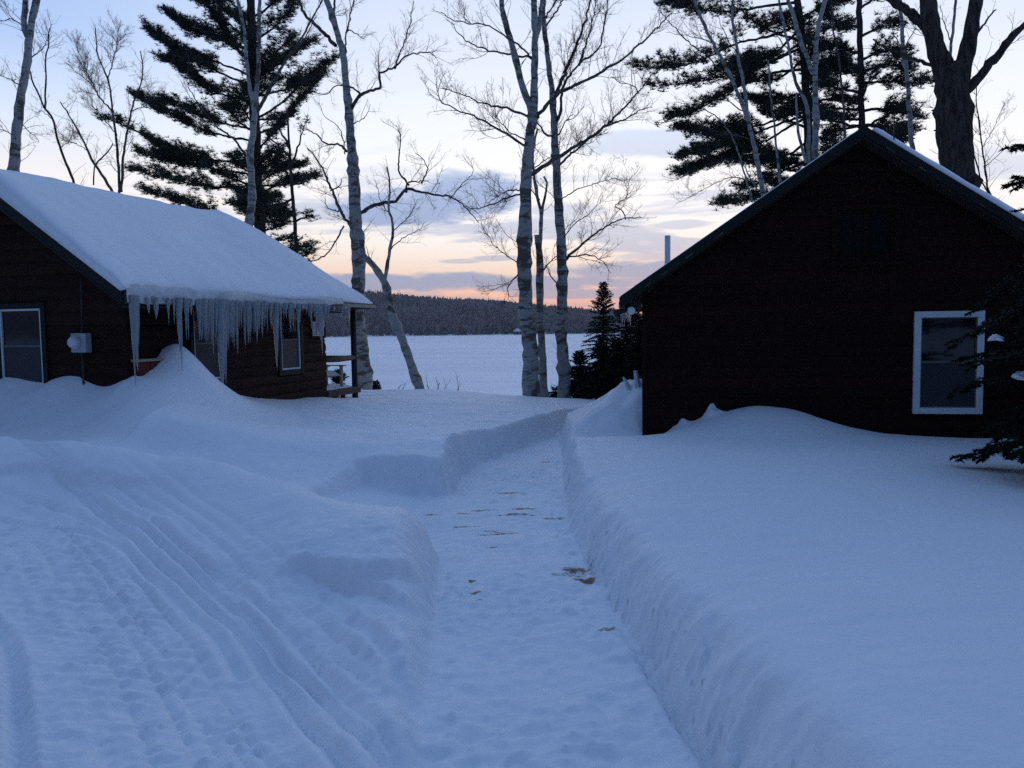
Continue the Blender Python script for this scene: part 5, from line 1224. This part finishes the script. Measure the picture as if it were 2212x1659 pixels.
    birch('birch_tree', 'grey-white birch trunk standing right of the dark cabin ridge', [
        ([(1972, 380), (1968, 304), (1960, 175), (1952, 121), (1946, 35), (1943, 0), (1940, -50)], [12, 11, 11, 11, 9, 8, 7], 19.0)], [([(1966, 262), (1980, 245), (1992, 222)], 4, 2, .2), ([(1950, 110), (1925, 60), (1915, 20)], 3, 1, .4), ([(1952, 110), (1975, 60), (1985, 10)], 3, 1, -.5)], 19.0, 116, (8.2, 0.69, 3), group=GB)
    birch('birch_tree', 'thin pale birch seen between the forks of the big maple', [
        ([(2050, 330), (2051, 145), (2058, 70), (2065, 0), (2070, -50)], [8, 8, 7, 6, 5], 22.0)], [([(2055, 90), (2040, 50), (2030, 10)], 3, 1, .4)], 22.0, 117, (7.5, 0.57, 3), group=GB)
    birch('birch_tree', 'thin dark saplings rising right of the big maple trunk', [
        ([(2140, 480), (2134, 400), (2122, 320), (2112, 250), (2108, 180)], [5, 5, 4, 3, 2], 16.8), ([(2136, 420), (2118, 380), (2104, 330), (2098, 280)], [3, 3, 2], 16.8)], [([(2122, 320), (2150, 270), (2170, 220)], 2, 1, .5), ([(2128, 360), (2160, 330), (2190, 300)], 2, 1, .4)], 16.8, 118, (12.6, 0.69, 3), bark='dark_bark', group=GB)
    # ---- the big maple
    birch('maple_tree', 'massive dark maple forking above the dark cabin roof', [
        ([(2073, 470), (2068, 374), (2063, 300), (2058, 215), (2052, 160), (2045, 140)], [48, 50, 58, 70, 70, 60], 17.6),
        ([(2048, 180), (2026, 120), (2018, 90), (2010, 40), (2005, 0), (2002, -60)], [42, 38, 36, 34, 32, 30], 17.6),
        ([(2070, 180), (2086, 120), (2096, 80), (2104, 30), (2110, 0), (2114, -60)], [42, 34, 30, 28, 26, 24], 17.5)],
        [([(2030, 110), (2010, 72), (1985, 45), (1955, 20), (1925, 0), (1895, -25)], 30, 20, .5), ([(2080, 200), (2110, 172), (2135, 140), (2160, 112), (2190, 75), (2225, 45)], 28, 16, -.6), ([(2040, 155), (2011, 140), (1980, 130), (1949, 118), (1906, 100), (1885, 85)], 11, 4, -.4),
         ([(2090, 110), (2120, 60), (2150, 20)], 8, 4, .8), ([(2055, 240), (2030, 238), (2012, 236)], 7, 5, .2), ([(2060, 300), (2035, 290), (2018, 280)], 9, 4, -.3)], 17.6, 120, (3.8, 0.92, 3), bark='dark_bark', limbmat='dark_bark', group='big trees', stem_twigs=.6)
    # ---- young evergreens at the bank, right of the clump
    spruce('spruce_tree', 'slim young spruce with a pointed top beside the dark cabin', 1303, 608, 20.0, .95, 301, ragged=.3, dens=1.15)
    spruce('cedar_tree', 'tall dense dark cedar against the dark cabin corner', 1362, 645, 19.0, 1.0, 302, ragged=.3, dens=1.5, needles='cedar_sprays', blade=.06)
    spruce('cedar_tree', 'dark cedar crowded between the young spruce and the taller cedar', 1335, 735, 18.6, .75, 305, ragged=.35, dens=1.3, needles='cedar_sprays', blade=.06)
    spruce('cedar_tree', 'low broad cedar filling the gap in front of the young spruce', 1300, 745, 18.4, .75, 308, ragged=.35, dens=1.6, needles='cedar_sprays', blade=.06)
    spruce('cedar_tree', 'dark cedar partly hidden behind the dark cabin corner', 1390, 690, 17.8, .8, 309, ragged=.3, dens=1.6, needles='cedar_sprays', blade=.06)
    spruce('cedar_tree', 'short bushy cedar just right of the clump birch', 1252, 760, 19.4, .62, 303, ragged=.4, dens=1.5, needles='cedar_sprays', blade=.06)
    spruce('cedar_tree', 'knee-high evergreen seedling left of the white clump birch', 1199, 838, 19.3, .35, 304, ragged=.5, dens=1.2, needles='cedar_sprays', blade=.05)
    spruce('pine_seedling', 'small evergreen seedling beyond the porch deck', 730, 800, 24.5, .7, 306, ragged=.5, dens=.8, group='seedlings beyond the porch', needles='pine_needles', blade=.09, cat='seedling')
    spruce('pine_seedling', 'tiny evergreen tip at the foot of the stout birch', 812, 822, 24.0, .4, 307, ragged=.5, dens=.6, group='seedlings beyond the porch', needles='pine_needles', blade=.08, cat='seedling')
    # ---- bare shrubs on the bank
    def shrub(label, u, v0, Y, n, hgt, seed, lean=0):
        rng = np.random.default_rng(seed); p = at(u, v0, Y); root = empty('bare_shrub', p); tag(root, label, 'shrub', 'bare shrubs on the bank'); tw = []
        for k in range(n):
            d = unit(np.array([rng.normal(lean, .4), rng.normal(0, .3), 1.0])); L = hgt * rng.uniform(.5, 1.1); q = [np.array([rng.normal(0, .15), rng.normal(0, .1), -.3])]
            for j in range(5): d = unit(d + rng.normal(0, .1, 3)); q.append(q[-1] + d * (L + .3) / 5)
            r = np.linspace(.008, .003, 6); o = link('stem', mesh_np('stem', *tubes_np([(np.array(q), r)], 4)), MATS['twig_bark'], root); twigs(tw, np.array(q)[2:], r[2:], rng, 5, hgt * .3, 2)
        if tw: link('crown', mesh_np('crown', *tubes_np(tw, 3), smooth=False), MATS['twig_bark'], root)
    shrub('bare twiggy shrub in front of the lake left of the clump', 965, 842, 20.5, 7, .48, 401, .25)
    shrub('low sprawling bare shrub leaning left on the bank', 935, 844, 20.0, 5, .42, 402, -.5)
    shrub('sparse bare twigs right of the stout birch', 858, 842, 20.0, 4, .28, 403, .1)
    shrub('tangle of bare stems between the clump and the short cedar', 1262, 870, 21.0, 9, 1.5, 404, -.25)
    shrub('tall bare stems behind the slim young spruce', 1290, 870, 22.0, 6, 2.6, 405, -.12)
build_trees()

# ---- dark hemlock close by at the right edge
def build_hemlock():
    rng = np.random.default_rng(55); bx, by = 5.02, 6.2; gz = float(H(np.array([bx]), np.array([by]))[0]); base = np.array([bx, by, gz])
    root = empty('hemlock_tree', base); tag(root, 'dark feathery hemlock at the right edge hiding part of the white window', 'tree')
    part_tubes('trunk', [(np.array([[0, 0, -.3], [.03, 0, 2.], [0, .02, 4.5], [0, 0, 6.2]]), np.array([.10, .085, .055, .01]))], 10, 'dark_bark', root, np.zeros(3))
    wood, segs = [], []
    def spray(p, d, L, lev, droop):
        n = max(4, int(L / .085)); q = [p]; dd = d
        for k in range(n):
            dd = dd + rng.normal(0, .06, 3); dd[2] -= droop; dd = dd / math.sqrt(dd.dot(dd)); q.append(q[-1] + dd * (L / n))
        q = np.array(q); wood.append((q[[0, len(q) // 2, -1]], np.array([.004 + .008 * L, .003 + .004 * L, .0015]))); segs.append(np.concatenate([q[:-1], q[1:]], 1))
        if lev > 0:
            for k in range(1, len(q)):
                t = q[k] - q[k - 1]; t = t / math.sqrt(t.dot(t)); side = np.array([t[1], -t[0], 0.])
                for s in (-1, 1):
                    if rng.random() < .72: spray(q[k], t * .8 + side * s * rng.uniform(.6, 1), L * rng.uniform(.28, .5) * (1.15 - k / len(q)), lev - 1, droop * 1.1)
    z = .1
    while z < 6.0:
        f = z / 6.2; reach = (1.62 * (.76 + .24 * min(1., z / 1.2)) if z < 1.9 else 1.35 * (1 - f) ** .3)
        for b in range(5 if z < 1.9 else 2):
            a = rng.uniform(0, 6.283)
            # the side facing the cabins and the path carries the boughs in view
            if rng.random() < .7: a = rng.normal(math.pi, .8)
            L = reach * rng.uniform(.6, 1.05); spray(np.array([0, 0, z + rng.uniform(-.1, .1)]), unit(np.array([math.cos(a), math.sin(a), rng.uniform(.0, .35)])), L, 2 if L > .7 else 1, .035)
        z += .19
    part_tubes('branchlets', wood, 3, 'dark_bark', root, np.zeros(3), smooth=False)
    S = np.repeat(np.vstack(segs), 6, 0); n = len(S); A, B = S[:, :3], S[:, 3:]; t = B - A; t /= np.linalg.norm(t, axis=1, keepdims=True) + 1e-9
    side = np.stack([t[:, 1], -t[:, 0], np.zeros(n)], 1) * np.tile([-1, 1], n // 2)[:, None]; c = A + (B - A) * rng.random((n, 1))
    dv = t * .7 + side + rng.normal(0, .25, (n, 3)); dv /= np.linalg.norm(dv, axis=1, keepdims=True); a = np.stack([dv[:, 1], -dv[:, 0], np.zeros(n)], 1); a *= .010 / (np.linalg.norm(a, axis=1, keepdims=True) + 1e-9)
    V = np.stack([c + a, c - a, c + dv * rng.uniform(.028, .055, (n, 1))], 1).reshape(-1, 3)
    link('crown', mesh_np('crown', V, None, np.arange(len(V)).reshape(-1, 3), smooth=False), MATS['cedar_sprays'], root)['kind'] = 'stuff'
    for (u, v, Y, r) in [(2152, 732, 6.0, .04), (2205, 815, 6.0, .05)]:
        p = at(u, v, Y) - base
        th = np.linspace(0, 2 * math.pi, 17)[:-1]; ph = np.linspace(-.5, math.pi / 2, 8); TH, PH = np.meshgrid(th, ph)
        rr = r * (1 + .9 * fbm(np.cos(TH) * 1.6 + 5 * u, np.sin(TH) * 1.6 + PH * 1.4, 3)); flat = .7
        Vc = np.stack([p[0] + 1.25 * rr * np.cos(TH) * np.cos(PH), p[1] + rr * np.sin(TH) * np.cos(PH), p[2] + flat * rr * np.sin(PH)], -1).reshape(-1, 3); kk = np.arange(16)
        Qc = np.concatenate([np.stack([l * 16 + kk, l * 16 + (kk + 1) % 16, (l + 1) * 16 + (kk + 1) % 16, (l + 1) * 16 + kk], 1) for l in range(7)]); link('snow_clump', mesh_np('snow_clump', Vc, Qc), MATS['roof_snow'], root)
    print('hemlock tris', len(V) // 3)
build_hemlock()
print('total polys', sum(len(o.data.polygons) for o in scene.objects if o.type == 'MESH'), 'objects', len(scene.objects))

# ---- thin winter air over the lake
hz = MB().box((-1950, -1000, LAKE_Z - 1.0), (1950, 1700, 110)).build('haze', None)
hm = bpy.data.materials.new('haze'); hm.use_nodes = True; ht = hm.node_tree; ht.nodes.clear()
ho = ht.nodes.new('ShaderNodeOutputMaterial'); hv = ht.nodes.new('ShaderNodeVolumePrincipled')
hv.inputs['Color'].default_value = (.86, .90, 1.0, 1); hv.inputs['Density'].default_value = .00020; hv.inputs['Anisotropy'].default_value = .3
ht.links.new(hv.outputs[0], ho.inputs['Volume']); hz.data.materials.append(hm); tag(hz, 'thin bluish winter haze over the lake', kind='stuff')
